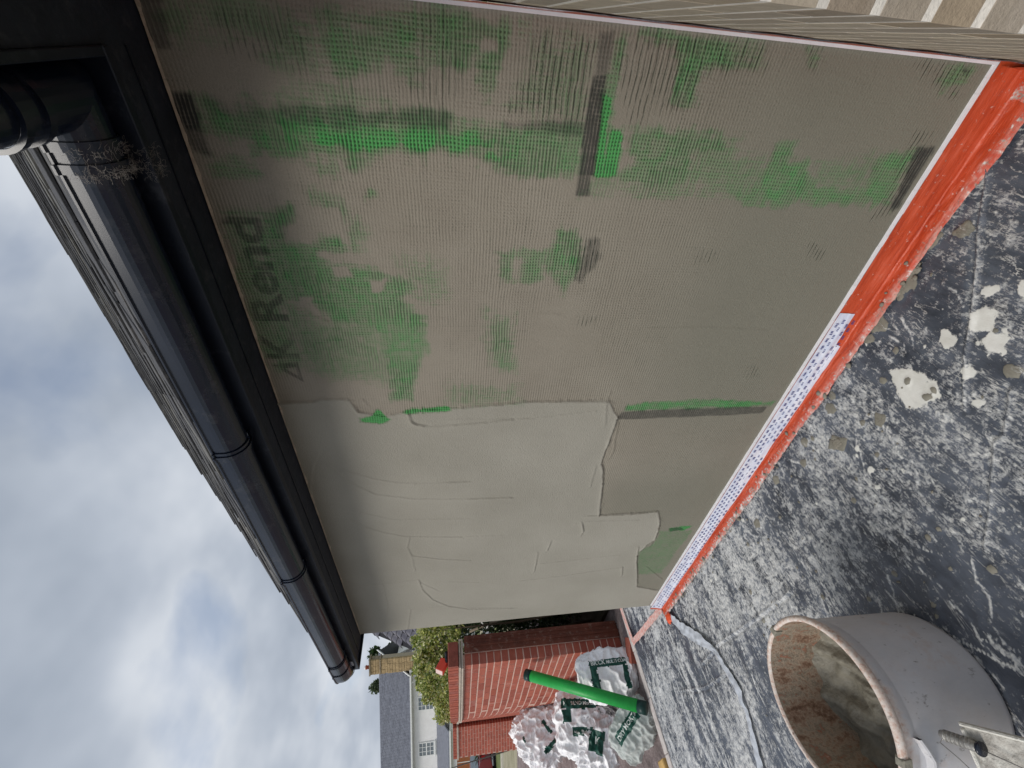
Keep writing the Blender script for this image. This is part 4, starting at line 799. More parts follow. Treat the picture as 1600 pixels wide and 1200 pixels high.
# ================================================================ garden wall of red brick
gw=empty('red_garden_wall',(-5,.2,-.1)); tag(gw,'red brick garden wall with pale joints, curving away from a near end to a far pier','wall')
GA=[(-4.91,.19),(-5.5,.178),(-6.2,.17),(-6.6,.19),(-7.1,.26),(-7.7,.38),(-8.5,.56),(-10.2,.94),(-12.0,1.32),(-14.6,1.87)]
def pathpt(s):
    P=[Vector((*q,0)) for q in GA]
    for a,b in zip(P,P[1:]):
        l=(b-a).length
        if s<=l or b is P[-1]: d=(b-a).normalized(); return a+d*s, d
        s-=l
TOT=sum((Vector(b)-Vector(a)).length for a,b in zip(GA,GA[1:]))
rb_s=brickmesh(.215,.1025,.065); 
def place_on(s,z,mesh,L_=.215,proud=0.):
    p,d=pathpt(s); p2,d2=pathpt(s+L_); dd=(p2-p).normalized(); ang=math.atan2(dd.y,dd.x)
    # brick mesh runs +x, thickness +y; wall runs towards -x, so start at the far end
    M4=Matrix.Translation((p2.x,p2.y,z))@Matrix.Rotation(ang+math.pi,4,'Z')@Matrix.Translation((0,-proud,0)); return M4
far_mb=MB(); cnt=0
def addbrick(M4,mesh,par):
    global cnt
    o=link('brick',mesh,M_RED,par); o.matrix_world=M4; o.parent=par; o.matrix_parent_inverse=par.matrix_basis.inverted(); o.matrix_basis=M4; cnt+=1
GZ0=-.1+.0
for k_ in range(22):
    z=GZ0+.075*k_
    s=0 if k_%2==0 else -.1125
    while s<TOT-.1:
        a=max(s,0); L_=(s+.215)-a
        if s<2.55:
            me=rb_s if L_>.2 else brickmesh(.1025,.1025,.065)
            addbrick(place_on(a,z+rough_jit(.001),me,L_,rough_jit(.0004)),me,gw)
        else: far_mb.box((0,0,0),(.215,.1025,.065),place_on(a,z,None,L_,rough_jit(.001)))
        s+=.225
fb=tag(far_mb.build('brickwork',simple('red_brick_far',(.40,.115,.078),.85,.3,9,.4),gw),kind='stuff'); P_(fb)
# mortar body
m=MB(); n=90; v=[];f=[]
for i in range(n+1):
    p,d=pathpt(TOT*i/n); nn=Vector((-d.y,d.x,0)); nn=nn if nn.y>0 else -nn
    for o_,z in ((.0022,-.1),(.0022,1.56),(.098,1.56),(.098,-.1)): q=p+nn*o_; v.append((q.x-(.003 if i==0 else 0),q.y,z))
for i in range(n):
    for j in range(4): f.append((i*4+j,i*4+(j+1)%4,i*4+4+(j+1)%4,i*4+4+j))
f.append((0,1,2,3)); m.add(v,f); P_(m.build('mortar',M_MORT2,gw))
# tile creasing and brick-on-edge capping
M_CR=simple('creasing_tile',(.50,.43,.36),.9,.2,20,.4)
m=MB()
for zz,o0 in ((1.556,-.030),(1.580,-.022)):
    v=[];f=[]
    for i in range(n+1):
        p,d=pathpt(TOT*i/n); nn=Vector((-d.y,d.x,0)); nn=nn if nn.y>0 else -nn
        if i==0: p=p-d*.02
        for o_,z in ((o0,zz),(o0,zz+.017),(.24,zz+.017),(.24,zz)): q=p+nn*o_; v.append((q.x,q.y,z))
    for i in range(n):
        for j in range(4): f.append((i*4+j,i*4+(j+1)%4,i*4+4+(j+1)%4,i*4+4+j))
    f.append((0,1,2,3)); m.add(v,f)
P_(m.build('creasing_tiles',M_CR,gw))
cape=MB(); cape.box((0,0,0),(.065,.215,.1025),bev=.004); cape=cape.mesh('capping_brick'); s=0; farcap=MB()
while s<TOT-.05:
    p,d=pathpt(s+.065); ang=math.atan2(d.y,d.x)+math.pi; M4=Matrix.Translation((p.x,p.y,1.602))@Matrix.Rotation(ang,4,'Z')@Matrix.Translation((0,-.012+rough_jit(.0015),0))
    if s<3.2:
        o=link('capping_brick',cape,M_RED,gw); o.matrix_parent_inverse=gw.matrix_basis.inverted(); o.matrix_basis=M4
    else: farcap.box((0,0,0),(.065,.215,.1025),M4)
    s+=.075
P_(tag(farcap.build('capping_far',bpy.data.materials['red_brick_far'],gw),kind='stuff'))
m=MB(); v=[];f=[]
for i in range(n+1):
    p,d=pathpt(TOT*i/n); nn=Vector((-d.y,d.x,0)); nn=nn if nn.y>0 else -nn
    for o_,z in ((-.008,1.598),(-.008,1.700),(.198,1.700),(.198,1.598)): q=p+nn*o_; v.append((q.x,q.y,z))
for i in range(n):
    for j in range(4): f.append((i*4+j,i*4+(j+1)%4,i*4+4+(j+1)%4,i*4+4+j))
m.add(v,f); P_(m.build('capping_mortar',simple('cap_mortar',(.40,.24,.19),.95,.2,20),gw))
# big end capping slab of the near end
m=MB(); m.box((-4.98,.18,1.602),(-4.87,.40,1.705),bev=.006); P_(m.build('end_cap_brick',simple('end_brick',(.29,.085,.06),.85,.2,20,.5),gw))
# far pier
fp=empty('far_brick_pier',(-15,1.65,-.1)); tag(fp,'far red brick pier at the end of the curving garden wall, beside the driveway','brick pier')
fd=Vector((-.77,-.638,0)); pang=math.atan2(fd.y,fd.x); PM=Matrix.Translation((-14.55,1.95,-.1))@Matrix.Rotation(pang,4,'Z')   # +x along the face, -y side? face normal toward camera
mb_=MB()
for k_ in range(22):
    x=-(.1125 if k_%2 else 0)
    while x<.80:
        a=max(x,0); b=min(x+.215,.81)
        if b-a>.03: mb_.box((a,0,.075*k_),(b,.3,.075*k_+.063),PM)
        x+=.225
bw=tag(mb_.build('brickwork',bpy.data.materials['red_brick_far'],fp),kind='stuff'); P_(bw)
m=MB(); m.box((.002,.002,0),(.808,.298,1.66),PM); P_(m.build('mortar',M_MORT2,fp))
m=MB(); m.box((-.03,-.03,1.66),(.84,.33,1.70),PM); P_(m.build('creasing_tiles',M_CR,fp))
m=MB(); i=0
while i*.075<.80: m.box((i*.075,-.01,1.702),(i*.075+.066,.31,1.80),PM); i+=1
P_(m.build('capping',bpy.data.materials['red_brick_far'],fp))
# brown boarded post behind the wall end
M_BW=simple('brown_timber',(.13,.038,.022),.6,.25,10,.3,dirt=(.28,.19,.15),dirtamt=.3)
ps=empty('brown_timber_post',(-4.9,.42,-.1)); tag(ps,'brown timber gate post of two boards fixed against the near end of the red wall','post')
for a,b,x in ((.298,.375,-4.885),(.380,.455,-4.895)):
    m=MB(); m.box((x-.07,a,-.1),(x,b,1.54),bev=.006); P_(m.build('board',M_BW,ps))
m=MB(); m.box((-4.875,.345,-.1),(-4.868,.352,1.5)); m.box((-4.886,.415,-.1),(-4.879,.421,1.5)); P_(m.build('bead_strip',M_BW,ps))
m=MB(); m.box((-4.93,.293,-.1),(-4.905,.298,1.54)); P_(m.build('mortar_fillet',M_MORT2,ps))
# orange box on the capping
ob=empty('orange_box',(-5.02,.25,1.705)); tag(ob,'small orange-red plastic box tipped on the end of the brick capping','box')
OM=Matrix.Translation((-5.03,.16,1.755))@Matrix.Rotation(.3,4,'Z')@Matrix.Rotation(math.radians(-28),4,'X')
m=MB(); m.box((0,0,0),(.07,.12,.085),OM,bev=.006); P_(m.build('case',simple('orange_case',(.80,.09,.05),.4,.08,10),ob))
m=MB(); m.box((.006,-.004,.006),(.064,-.0005,.079),OM,bev=.001); P_(m.build('pale_front',simple('pale_case',(.75,.55,.5),.4,.1,10),ob))
bl=MB(); bl.tube([(-5.0,.26,1.72),(-4.99,.36,1.722)],.016,12); tag(bl.build('dark_tube',M_PVC),'short dark grey cylinder lying on the brick capping beside the orange box','tube')
# ================================================================ bags
def mat_bag(name,c,tr=0.):
    k=NT(name,.55,.35); v=k.geo(); n=k.noise(v,38,5,.65); cc=k.mix(k.ramp(n,[(.5,0.),(.8,.5)]),c,(.56,.50,.47)); cc=k.mix(k.ramp(k.noise(v,14,4,.6),[(.55,0.),(.75,.5)]),cc,(.62,.60,.58)); k.col(cc); k.bump(k.noise(v,40,4,.6),.3,.008)
    if tr: k.b.inputs['Transmission Weight'].default_value=tr; k.b.inputs['IOR'].default_value=1.1
    return k.m
M_BAG=mat_bag('white_bag',(.93,.92,.93)); M_BG=simple('green_print',(.012,.075,.055),.4,.2,30,.3); M_LB=simple('pale_print',(.70,.74,.70),.4,.05,20)
def make_bag(name,label,loc,size,rz,tilt,roll,seed,bands,words,crease=1.,group='white sacks heaped against the red wall',skin=None):
    root=empty(name,loc); tag(root,label,'sack',group)
    R_=Matrix.Translation(loc)@Matrix.Rotation(rz,4,'Z')@Matrix.Rotation(tilt,4,'X')@Matrix.Rotation(roll,4,'Y')
    N=46; v=[];idx={}; f=[]; fm=[]
    def vid(p):
        key=tuple(round(c,5) for c in p)
        if key not in idx:
            q=Vector(p); r_=q.normalized(); e=3.4
            k_=(abs(q.x)**e+abs(q.y)**e+abs(q.z)**e)**(1/e); b=q/k_
            # pillow: thinner towards top and bottom edge
            y=b.y*(1-.55*abs(b.z)**3.0-.25*abs(b.x)**4); P=Vector((b.x*size[0]/2*(1-.10*abs(b.z)**2),y*size[1]/2,b.z*size[2]/2))
            s_=Vector((seed*3.1,seed,0)); w_=P*7+s_
            d=.030*crease*(mn.noise(w_)*1.0)
            rd=1-abs(mn.noise(P*13+s_*2)); rd2=1-abs(mn.noise(Vector((P.x*34,P.y*20,P.z*17))+s_)); rd3=1-abs(mn.noise(P*55+s_))
            d+=crease*(.032*(rd**4-.4)+.013*(rd2**4-.4)+.002*(rd3**3-.5))
            P=P+Vector((b.x*.5,b.y,b.z*.5)).normalized()*d
            idx[key]=len(v); v.append(P)
        return idx[key]
    for ax in range(3):
        for sg in (-1,1):
            for i in range(N):
                for j in range(N):
                    def pt(a,b):
                        c=[0,0,0]; c[ax]=sg; c[(ax+1)%3]=-1+2*a/N; c[(ax+2)%3]=-1+2*b/N; return c
                    q=[vid(pt(i,j)),vid(pt(i+1,j)),vid(pt(i+1,j+1)),vid(pt(i,j+1))]
                    if sg<0: q=q[::-1]
                    f.append(q)
    bm_=[Vector(p) for p in v]
    for q in f:
        c=(bm_[q[0]]+bm_[q[2]])/2; mi=0; u_=c.x/size[0]*2; w_=c.z/size[2]*2
        if c.y<0 and abs(c.y)>.12*size[1]:
            u_+=.05*mn.noise(c*12); w_+=.05*mn.noise(c*12+Vector((5,5,5)))
            for (a,b_,c_,d_,mm) in bands:
                if a<u_<c_ and b_<w_<d_: mi=mm
        fm.append(mi)
    me=bpy.data.meshes.new(name+'_sack'); me.from_pydata([R_@p for p in v],[],f); me.materials.append(skin or M_BAG); me.materials.append(M_BG); me.materials.append(M_LB); me.update()
    me.polygons.foreach_set('material_index',fm); me.polygons.foreach_set('use_smooth',[True]*len(fm))
    o=link('sack_skin',me,None,root); P_(o)
    bvh=BVHTree.FromPolygons(v,f)
    if words:
        m=MB()
        for txt,u_,w_,sz in words:
            vv,ff=textmesh(txt,sz,.0012); nv=[]
            for q in vv:
                x=u_*size[0]/2+q[0]; z=w_*size[2]/2+q[1]; hit=bvh.ray_cast(Vector((x,-2,z)),Vector((0,1,0)))
                y=hit[0].y if hit[0] else -size[1]/2
                nv.append(R_@Vector((x,y-.004,z)))
            m.add(nv,ff)
        P_(m.build('lettering',M_LB,root))
    # gathered, torn neck
    return root
face=math.radians(50)   # sacks face the deck
B1=[(-.62,.18,.62,.52,1),(-.62,-.5,-.38,.15,1),(.44,-.5,.62,.15,1)]
def face_rz(loc):       # rotate so that local -y looks toward the deck corner of the wall
    return math.atan2(-1.33-loc[1],-.05-loc[0])+math.pi/2

H90=math.pi/2
def bagat(P): return P, face_rz(P)
for nm,lab,P,size,tilt,roll,seed,bands,words,cr in (
 ('render_sack','white sack with a green printed frame leaning on the brick wall, nearest the deck corner',BP[0],(.58,.20,.44),-.22,H90,1,[(-.55,.30,.72,.56,1),(-.55,-.55,-.30,.27,1),(.52,-.6,.72,.27,1)],[('BRICK',-.50,.40,.05),('MULTI COAT',.02,.41,.036)],.8),
 ('render_sack','nearest white sack lying on its side with two green printed bands across it',BP[1],(.62,.26,.66),-.20,H90+.08,2,[(-.72,.30,.62,.56,1),(-.72,-.05,-.42,.28,1),(.50,-.10,.62,.27,1),(-.40,-.42,.50,-.18,1)],[('K',-.66,.40,.05),('REND',-.40,.40,.045),('Mortar',.02,.39,.045),('Brick Soft',-.12,-.35,.05),('No',-.36,-.35,.04)],1.1),
 ('render_sack','crumpled empty white sack draped on the far side of the heap',BP[2],(.66,.34,.66),-.30,H90-.55,3,[(-.2,-.62,.35,-.48,1),(.3,-.3,.42,.2,1),(-.6,.1,-.5,.3,1)],[],1.7),
 ('render_sack','crushed white sack with a green logo patch at the foot of the heap',BP[3],(.42,.26,.62),-.5,H90+.35,5,[(-.30,-.28,.42,.32,1)],[('K',-.05,-.05,.09)],1.8)):
    make_bag(nm,lab,P,size,face_rz(P),tilt,roll,seed,bands,words,cr)
M_CLB=mat_bag('clear_bag',(.62,.66,.63),.25)
make_bag('clear_sack','pale translucent sack with a long dark green label beside the kerb',BP[4],(.50,.20,.34),face_rz(BP[4]),-.75,math.radians(52),7,[(-.62,-.10,.62,.42,1)],[('DRY MORTAR',-.55,.08,.052)],.8,'sacks beside the kerb',M_CLB)
make_bag('dark_sack','dark grey crumpled plastic sack lying under the green tube',BP[5],(.40,.22,.34),face_rz(BP[5]),-.4,.5,9,[],[],1.5,'sacks beside the kerb',simple('dark_plastic',(.06,.055,.06),.4,.4,20,.4,dirt=(.4,.36,.34),dirtamt=.6))
# green tube
A_=Vector((-4.42,-.44,.02)); B_=Vector((-5.02,.085,.93)); d_=(B_-A_)
tb_=empty('green_tube',A_); tag(tb_,'long bright green roll with dark end caps leaning on the red brick wall','tube')
m=MB(); m.tube([A_+d_*.06,A_+d_*.945],.050,28); P_(m.build('roll',simple('green_roll',(.015,.33,.055),.45,.12,20,.1,.4),tb_))
M_EC=simple('dark_green_end',(.008,.035,.03),.4,.1,20)
for a,b in ((0,.0605),(.9445,1.0)): m=MB(); m.tube([A_+d_*a,A_+d_*b],.0512,28); P_(m.build('end_cap',M_EC,tb_))
# yellow timber block and a red brick piece
wb=MB(); wb.box((-4.56,-.86,-.1),(-4.44,-.765,.012),bev=.008); tag(wb.build('timber_block',simple('yellow_wood',(.52,.33,.12),.7,.3,14,.3)),'yellow sawn timber block against the kerb below the sacks','timber')
rbp=link('brick_piece',rb_s,M_RED,None,(-4.62,-.05,-.1),(.1,.12,1.2)); tag(rbp,'loose red brick lying between the wall end and the kerb','brick')
# ================================================================ ground, verge, road
FW=Vector((-math.cos(YAW),math.sin(YAW),0)); RT=Vector((math.sin(YAW),math.cos(YAW),0)); C0=Vector((CAM.x,CAM.y,0))
def V(lat,dep,z=0.): q=C0+FW*dep+RT*lat; return Vector((q.x,q.y,z))
def gzf(dep): return -.1 if dep<12 else (-.1-.5*(dep-12)/10 if dep<22 else -.6)
def mat_ground(name,stops,scale,bump=.4,bs=60,st=(1,1,1)):
    k=NT(name,.9,.2); v=k.map(k.geo(),st); n=k.m1('ADD',k.m1('MULTIPLY',k.noise(v,scale,7,.7),.6),k.m1('MULTIPLY',k.noise(v,scale*9,4,.7),.4)); k.col(k.ramp(n,stops)); k.bump(k.noise(v,bs,5,.7),bump,.02); return k.m
M_DRIVE=mat_ground('drive_gravel',[(.36,(.13,.105,.10)),(.5,(.235,.19,.185)),(.64,(.36,.31,.30))],4,.9,30)
M_VERGE=mat_ground('dry_verge',[(.36,(.20,.19,.12)),(.5,(.33,.30,.20)),(.64,(.42,.38,.28))],1.5)
M_GRASS=mat_ground('grass_verge',[(.36,(.07,.10,.03)),(.5,(.13,.16,.06)),(.64,(.24,.23,.10))],2)
M_ROAD=mat_ground('road_asphalt',[(.36,(.20,.20,.21)),(.64,(.28,.28,.29))],3)
M_SOIL=mat_ground('soil',[(.36,(.035,.028,.02)),(.64,(.09,.07,.05))],4)
def strip_g(name,d0,d1,mat,lift,l0=-60,l1=60,n=14):
    m=MB(); v=[];f=[]
    for i in range(n+1):
        d=d0+(d1-d0)*i/n
        for lt_ in (l0,l1): v.append(V(lt_,d,gzf(d)+lift))
    for i in range(n): f.append((2*i,2*i+1,2*i+3,2*i+2))
    m.add(v,f); return tag(m.build(name,mat),kind='structure')
strip_g('ground',-40,900,M_GRASS,-.012,-900,900,400)
strip_g('driveway',-8,12.2,M_DRIVE,-.002,-30,30)
strip_g('verge',12.2,18.6,M_VERGE,-.003)
strip_g('grass_verge',19.1,24.,M_GRASS,-.001)
strip_g('road',24.,33.,M_ROAD,.0)
strip_g('far_verge',33.,36.,M_VERGE,.002)
m=MB()
for i in range(70):
    a=V(-26+.9*i,18.7,gzf(18.7)); M4=Matrix.Translation(a)@Matrix.Rotation(math.atan2(RT.y,RT.x),4,'Z'); m.box((0,0,-.1),(.89,.15,.10),M4,bev=.01)
tag(m.build('road_kerb',simple('kerb_stone',(.60,.56,.48),.9,.15,6)),kind='structure')
m=MB(); m.box((-9,.60,-.099),(-4.45,1.9,-.06)); m.box((-4.45,.46,-.2),(-4.33,1.9,-.06)); tag(m.build('planting_bed',M_SOIL),kind='structure')
# ================================================================ foliage
def mat_leaf(name,rough=.5):
    k=NT(name,rough,.35); a=k.attr('Col'); k.col(a.outputs['Color']); k.b.inputs['Transmission Weight'].default_value=0
    tr=k.n('ShaderNodeBsdfTranslucent'); k.L(a.outputs['Color'],tr.inputs[0]); mx_=k.n('ShaderNodeMixShader'); mx_.inputs[0].default_value=.3
    k.L(k.b.outputs[0],mx_.inputs[1]); k.L(tr.outputs[0],mx_.inputs[2]); k.L(mx_.outputs[0],k.t.nodes['Material Output'].inputs[0]); return k.m
M_LEAF=mat_leaf('leaf')
def leaves(name,fn,n,size,cols,parent,seed=0,asp=.5,kind='stuff'):
    r=np.random.default_rng(seed); P=fn(r,n); n=len(P)
    d=r.normal(size=(n,3)); d/=np.linalg.norm(d,axis=1)[:,None]; e=r.normal(size=(n,3)); e-=d*(e*d).sum(1)[:,None]; e/=np.linalg.norm(e,axis=1)[:,None]; nn=np.cross(d,e)
    s=size*(.6+.8*r.random(n))[:,None]; tip=P+d*s; a=P+d*s*.45+e*s*asp*.5+nn*s*.12; b=P+d*s*.45-e*s*asp*.5+nn*s*.12
    co=np.stack([P,a,tip,b],1).reshape(-1,3).astype(np.float32); me=bpy.data.meshes.new(name); me.vertices.add(len(co)); me.vertices.foreach_set('co',co.ravel())
    i=np.arange(n)*4; tri=np.stack([i,i+1,i+2,i,i+2,i+3],1).reshape(-1).astype(np.int32); me.loops.add(len(tri)); me.loops.foreach_set('vertex_index',tri); me.polygons.add(len(tri)//3); me.polygons.foreach_set('loop_start',(np.arange(len(tri)//3)*3).astype(np.int32)); me.update(calc_edges=True)
    c=np.array(cols)[r.integers(0,len(cols),n)]*(.75+.5*r.random(n))[:,None]; c=np.repeat(c,4,0); c=np.c_[c,np.ones(len(c))].astype(np.float32)
    at=me.attributes.new('Col','FLOAT_COLOR','POINT'); at.data.foreach_set('color',c.ravel())
    o=link(name,me,M_LEAF,parent); 
    if parent: P_(o)
    if kind: o['kind']=kind
    return o
def clumps(cs,spread,per=None):
    """points clustered round clump centres (x,y,z,r)"""
    C=np.array(cs,float)
    def fn(r,n):
        k=r.integers(0,len(C),n); q=r.normal(size=(n,3)); q/=np.linalg.norm(q,axis=1)[:,None]; q*=(r.random(n)**.45)[:,None]; return C[k,:3]+q*C[k,3:4]*np.array(spread)
    return fn
def along(pts,n,z0,z1,w_,r0,r1,seed):
    r=random.Random(seed); out=[]
    for i in range(n):
        t=r.random()*(len(pts)-1); k_=int(t); t-=k_; a,b=pts[k_],pts[min(k_+1,len(pts)-1)]; zz=z0+(z1-z0)*r.random()
        out.append((a[0]*(1-t)+b[0]*t+r.uniform(-w_,w_),a[1]*(1-t)+b[1]*t+r.uniform(-w_,w_),zz,r.uniform(r0,r1)))
    return out
sh=empty('variegated_shrub',(-6.2,.75,-.1)); tag(sh,'yellow-green variegated climber spilling over the top of the red garden wall','shrub')
cs=along([(-5.0,.78),(-6.2,.62),(-7.4,.72)],55,1.60,1.98,.13,.08,.17,1)+along([(-7.2,.50),(-8.6,.76),(-9.6,.97)],34,1.64,1.90,.10,.08,.14,4)+along([(-5.5,.66),(-7.2,.6)],16,1.98,2.12,.12,.05,.10,5)
leaves('foliage',clumps(cs,(1,1,.9)),26000,.042,[(.46,.48,.13),(.56,.56,.22),(.24,.30,.07),(.12,.18,.045),(.64,.63,.38),(.34,.40,.10)],sh,3,.55)
m=MB()
for i in range(9):
    x=-5.1-i*.5; m.tube([(x,.72+.03*i,-.1),(x-.1,.66+.03*i,.9),(x+.05,.6+.035*i,1.75)],[.018,.014,.006],6)
P_(m.build('stems',simple('stem_bark',(.10,.075,.05),.9),sh))
hg=empty('dark_hedge',(-5.2,1.2,-.1)); tag(hg,'dark green laurel hedge growing behind the red wall and timber post','hedge')
cs=along([(-4.75,.95),(-5.6,1.1),(-7.6,1.5)],150,-.05,1.85,.22,.12,.22,8)+along([(-4.7,1.9),(-6.2,2.0),(-8.2,2.2)],60,0,1.9,.3,.2,.35,9)
leaves('foliage',clumps(cs,(1,1,1)),34000,.05,[(.035,.065,.022),(.05,.09,.03),(.025,.045,.018),(.08,.12,.045),(.11,.14,.07)],hg,5,.5)
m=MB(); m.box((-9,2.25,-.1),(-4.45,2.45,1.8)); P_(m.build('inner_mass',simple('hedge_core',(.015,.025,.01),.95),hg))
po=MB(); po.tube([(-4.75,.62,.75),(-5.3,.70,1.28),(-5.5,.72,1.45)],[.016,.016,.014],8); tag(po.build('bamboo_pole',simple('bare_wood',(.36,.29,.22),.8,.2,12,.3)),'bare wooden pole slanting up through the dark hedge','pole')
ex=MB(); ex.box((-4.86,.72,-.06),(-4.72,.92,.18),bev=.02); ex.box((-4.70,.66,-.06),(-4.56,.80,.06),bev=.02); tag(ex.build('edging_stone',simple('old_stone',(.16,.13,.10),.9,.4,16,.6)),'rough brown stones at the foot of the hedge beside the post','stones')
ydx=empty('yellow_tool',(-4.5,.55,.05)); tag(ydx,'small yellow and grey hand tool dropped by the corner of the wall','tool')
m=MB(); m.tube([(-4.60,.62,.20),(-4.50,.58,.14)],[.03,.026],10); P_(m.build('yellow_head',simple('tool_yellow',(.62,.40,.03),.5),ydx))
m=MB(); m.tube([(-4.50,.58,.14),(-4.40,.52,.04)],[.022,.018],10); P_(m.build('grip',simple('tool_grey',(.12,.14,.13),.6),ydx))
# ================================================================ trees
def tree(name,label,base,h,cr,n,size,cols,seed,flat=1.,cat='tree',group=None):
    t=empty(name,base); tag(t,label,cat,group); r=random.Random(seed); m=MB(); b=Vector(base)
    m.tube([b,b+Vector((.02*h,0,h*.3)),b+Vector((-.01*h,.01*h,h*.75))],[h*.03,h*.022,h*.006],8)
    cs=[]
    for i in range(28):
        a=r.uniform(0,6.28); zz=r.uniform(.22,1.); rad=cr*(1-abs(zz-.5)**1.6)*r.uniform(.35,1.)*(.55 if zz>.85 else 1); c=b+Vector((math.cos(a)*rad,math.sin(a)*rad*flat,h*zz)); cs.append((*c,cr*r.uniform(.16,.36)))
        if i%2==0: m.tube([b+Vector((0,0,h*max(.15,zz-.3))),b.lerp(c,.6)+Vector((0,0,h*.1)),c],[h*.010,h*.006,h*.002],5)
    P_(m.build('trunk',bpy.data.materials['stem_bark'],t)); leaves('crown',clumps(cs,(1,1,.85)),n,size,cols,t,seed,.7); return t
GD=[(.045,.085,.03),(.065,.12,.035),(.03,.055,.02),(.10,.15,.05)]
tree('broadleaf_tree','dark green tree standing behind the stone chimney house and tiled roof',V(-32.3,53,-.6)[:],11.5,2.6,12000,.34,GD,11)
tree('broadleaf_tree','sparse pale tree top showing above the slate roof ridge near the chimney',V(-38.6,57,-.6)[:],12.9,1.7,3800,.30,[(.10,.14,.08),(.15,.19,.10),(.07,.10,.05)],12)
tree('broadleaf_tree','small tree top just visible above the middle of the slate roof ridge',V(-41.2,57,-.6)[:],12.7,1.8,2200,.30,[(.10,.14,.08),(.15,.19,.10),(.07,.10,.05)],13)
# ================================================================ white house with slate roof
hs=empty('white_house',V(-29,40,-.6)[:]); tag(hs,'two-storey white rendered house with grey slate roof and a stone chimney','house')
M_WH=simple('white_render',(.86,.84,.82),.9,.05,2,.1); M_WT=simple('white_paint',(.80,.80,.78),.5,.04,5)
P0=Vector((-47.07,13.68,0)); HD=-RT; HB=FW
def H(s,z,dback=0.): q=P0+HD*s+HB*dback; return Vector((q.x,q.y,z))
HM=Matrix(((HD.x,HB.x,0,P0.x),(HD.y,HB.y,0,P0.y),(0,0,1,0),(0,0,0,1)))
def HBX(name,a,b,mat,parent=hs,bev=0,**k):
    m=MB(); m.box(a,b,HM,bev=bev); o=P_(m.build(name,mat,parent)); return o
def P_(o):
    if o.parent:
        q=o.parent; M_=q.matrix_basis.copy()
        while q.parent: q=q.parent; 
        o.matrix_parent_inverse=(o.parent.matrix_basis if not o.parent.parent else (o.parent.parent.matrix_basis@o.parent.matrix_parent_inverse@o.parent.matrix_basis)).inverted()
    return o
HBX('wall',(.2,0,-.7),(22,6,5.80),M_WH)
m=MB(); e0,e1,rz0,rz1=-.05,22.3,5.78,9.1
E0,E1,E2,E3=[HM@Vector(q) for q in ((.55,-.35,5.72),(e1,-.35,5.72),(e1,3.2,9.1),(-.05,3.2,9.1))]
nrm=(E1-E0).cross(E3-E0).normalized(); nrm=nrm if nrm.z>0 else -nrm
m.add([E0,E1,E2,E3,E0-nrm*.12,E1-nrm*.12,E2-nrm*.12,E3-nrm*.12],[(0,1,2,3),(7,6,5,4),(0,4,5,1),(1,5,6,2),(2,6,7,3),(3,7,4,0)])
B0,B1=[HM@Vector(q) for q in ((-.05,6.6,5.7),(e1,6.6,5.7))]; m.add([E3,E2,B1,B0],[(0,1,2,3)])
M_HR=simple('house_slate',(.17,.18,.215),.7,.15,3,.2)
rf=P_(m.build('roof',M_HR,hs))
m=MB(); upv=(E3-Vector(E0+(E1-E0).normalized()*((E3-E0).dot((E1-E0).normalized())))); ux=(E1-E0).normalized(); 
rows=26
for r in range(rows):
    t0=r/rows; x0_=.55*(1-t0)-.05*t0-.55; W=(E1-E0).length; k_=0; xx=x0_+(.0 if r%2 else .14)
    while xx<W-.05:
        if xx>13: break
        wdt=.27; lift=.035+.02*random.random(); a=E0+ux*xx+upv*t0; a=a+nrm*lift; b=a+ux*wdt; c=E0+ux*(xx+wdt)+upv*(t0+1/rows)+nrm*.012; d=E0+ux*xx+upv*(t0+1/rows)+nrm*.012
        m.add([a,b,c,d,a-nrm*.03,b-nrm*.03],[(0,1,2,3),(0,4,5,1)]); xx+=.285
sr=P_(tag(m.build('slates',M_HR,hs),kind='stuff'))
HBX('gutter',(.45,-.48,5.62),(22,-.36,5.74),M_WT); HBX('fascia_board',(.45,-.355,5.55),(22,-.30,5.70),M_WT)
m=MB(); m.tube([HM@Vector(q) for q in ((1.15,-.42,5.62),(1.15,-.30,5.45),(1.15,-.06,5.25),(1.15,-.06,-.6))],.05,8); P_(m.build('downpipe',M_WT,hs))
m=MB(); m.add([HM@Vector(q) for q in ((.50,-.42,5.70),(-.10,3.2,9.16),(-.10,3.2,9.28),(.50,-.42,5.82),(.42,-.42,5.70),(-.18,3.2,9.16),(-.18,3.2,9.28),(.42,-.42,5.82))],[(0,1,2,3),(4,7,6,5),(3,2,6,7),(0,4,5,1),(0,3,7,4)]); P_(m.build('barge_board',M_WT,hs))
M_GL=simple('window_glass',(.14,.17,.19),.08,.2,3,0,.8)
def window(s0,z0,s1,z1,cols=3):
    g_=HBX('window',(s0-.06,-.02,z0-.06),(s1+.06,-.0,z1+.06),M_WT)
    m=MB(); m.box((s0,-.028,z0),(s1,-.021,z1),HM); o=m.build('pane',M_GL,g_); P_(o)
    m=MB(); zm=(z0+z1)/2
    for i in range(cols+1): x=s0+(s1-s0)*i/cols; wd=.045 if i in (0,cols) else .022; m.box((x-wd,-.06,z0-.04),(x+wd,-.0285,z1+.04),HM)
    for z,wd in ((z0,.05),(z0+(zm-z0)/2,.022),(zm,.05),(zm+(z1-zm)/2,.022),(z1,.05)): m.box((s0-.04,-.0625,z-wd),(s1+.04,-.029,z+wd),HM)
    P_(m.build('glazing_bars',M_WT,g_)); m=MB(); m.box((s0-.12,-.12,z0-.14),(s1+.12,-.0,z0-.065),HM); P_(m.build('sill',M_WT,g_)); return g_
for s0 in (2.85,7.2,11.6): window(s0,3.62,s0+1.25,5.05)
window(5.3,.6,6.5,1.9)
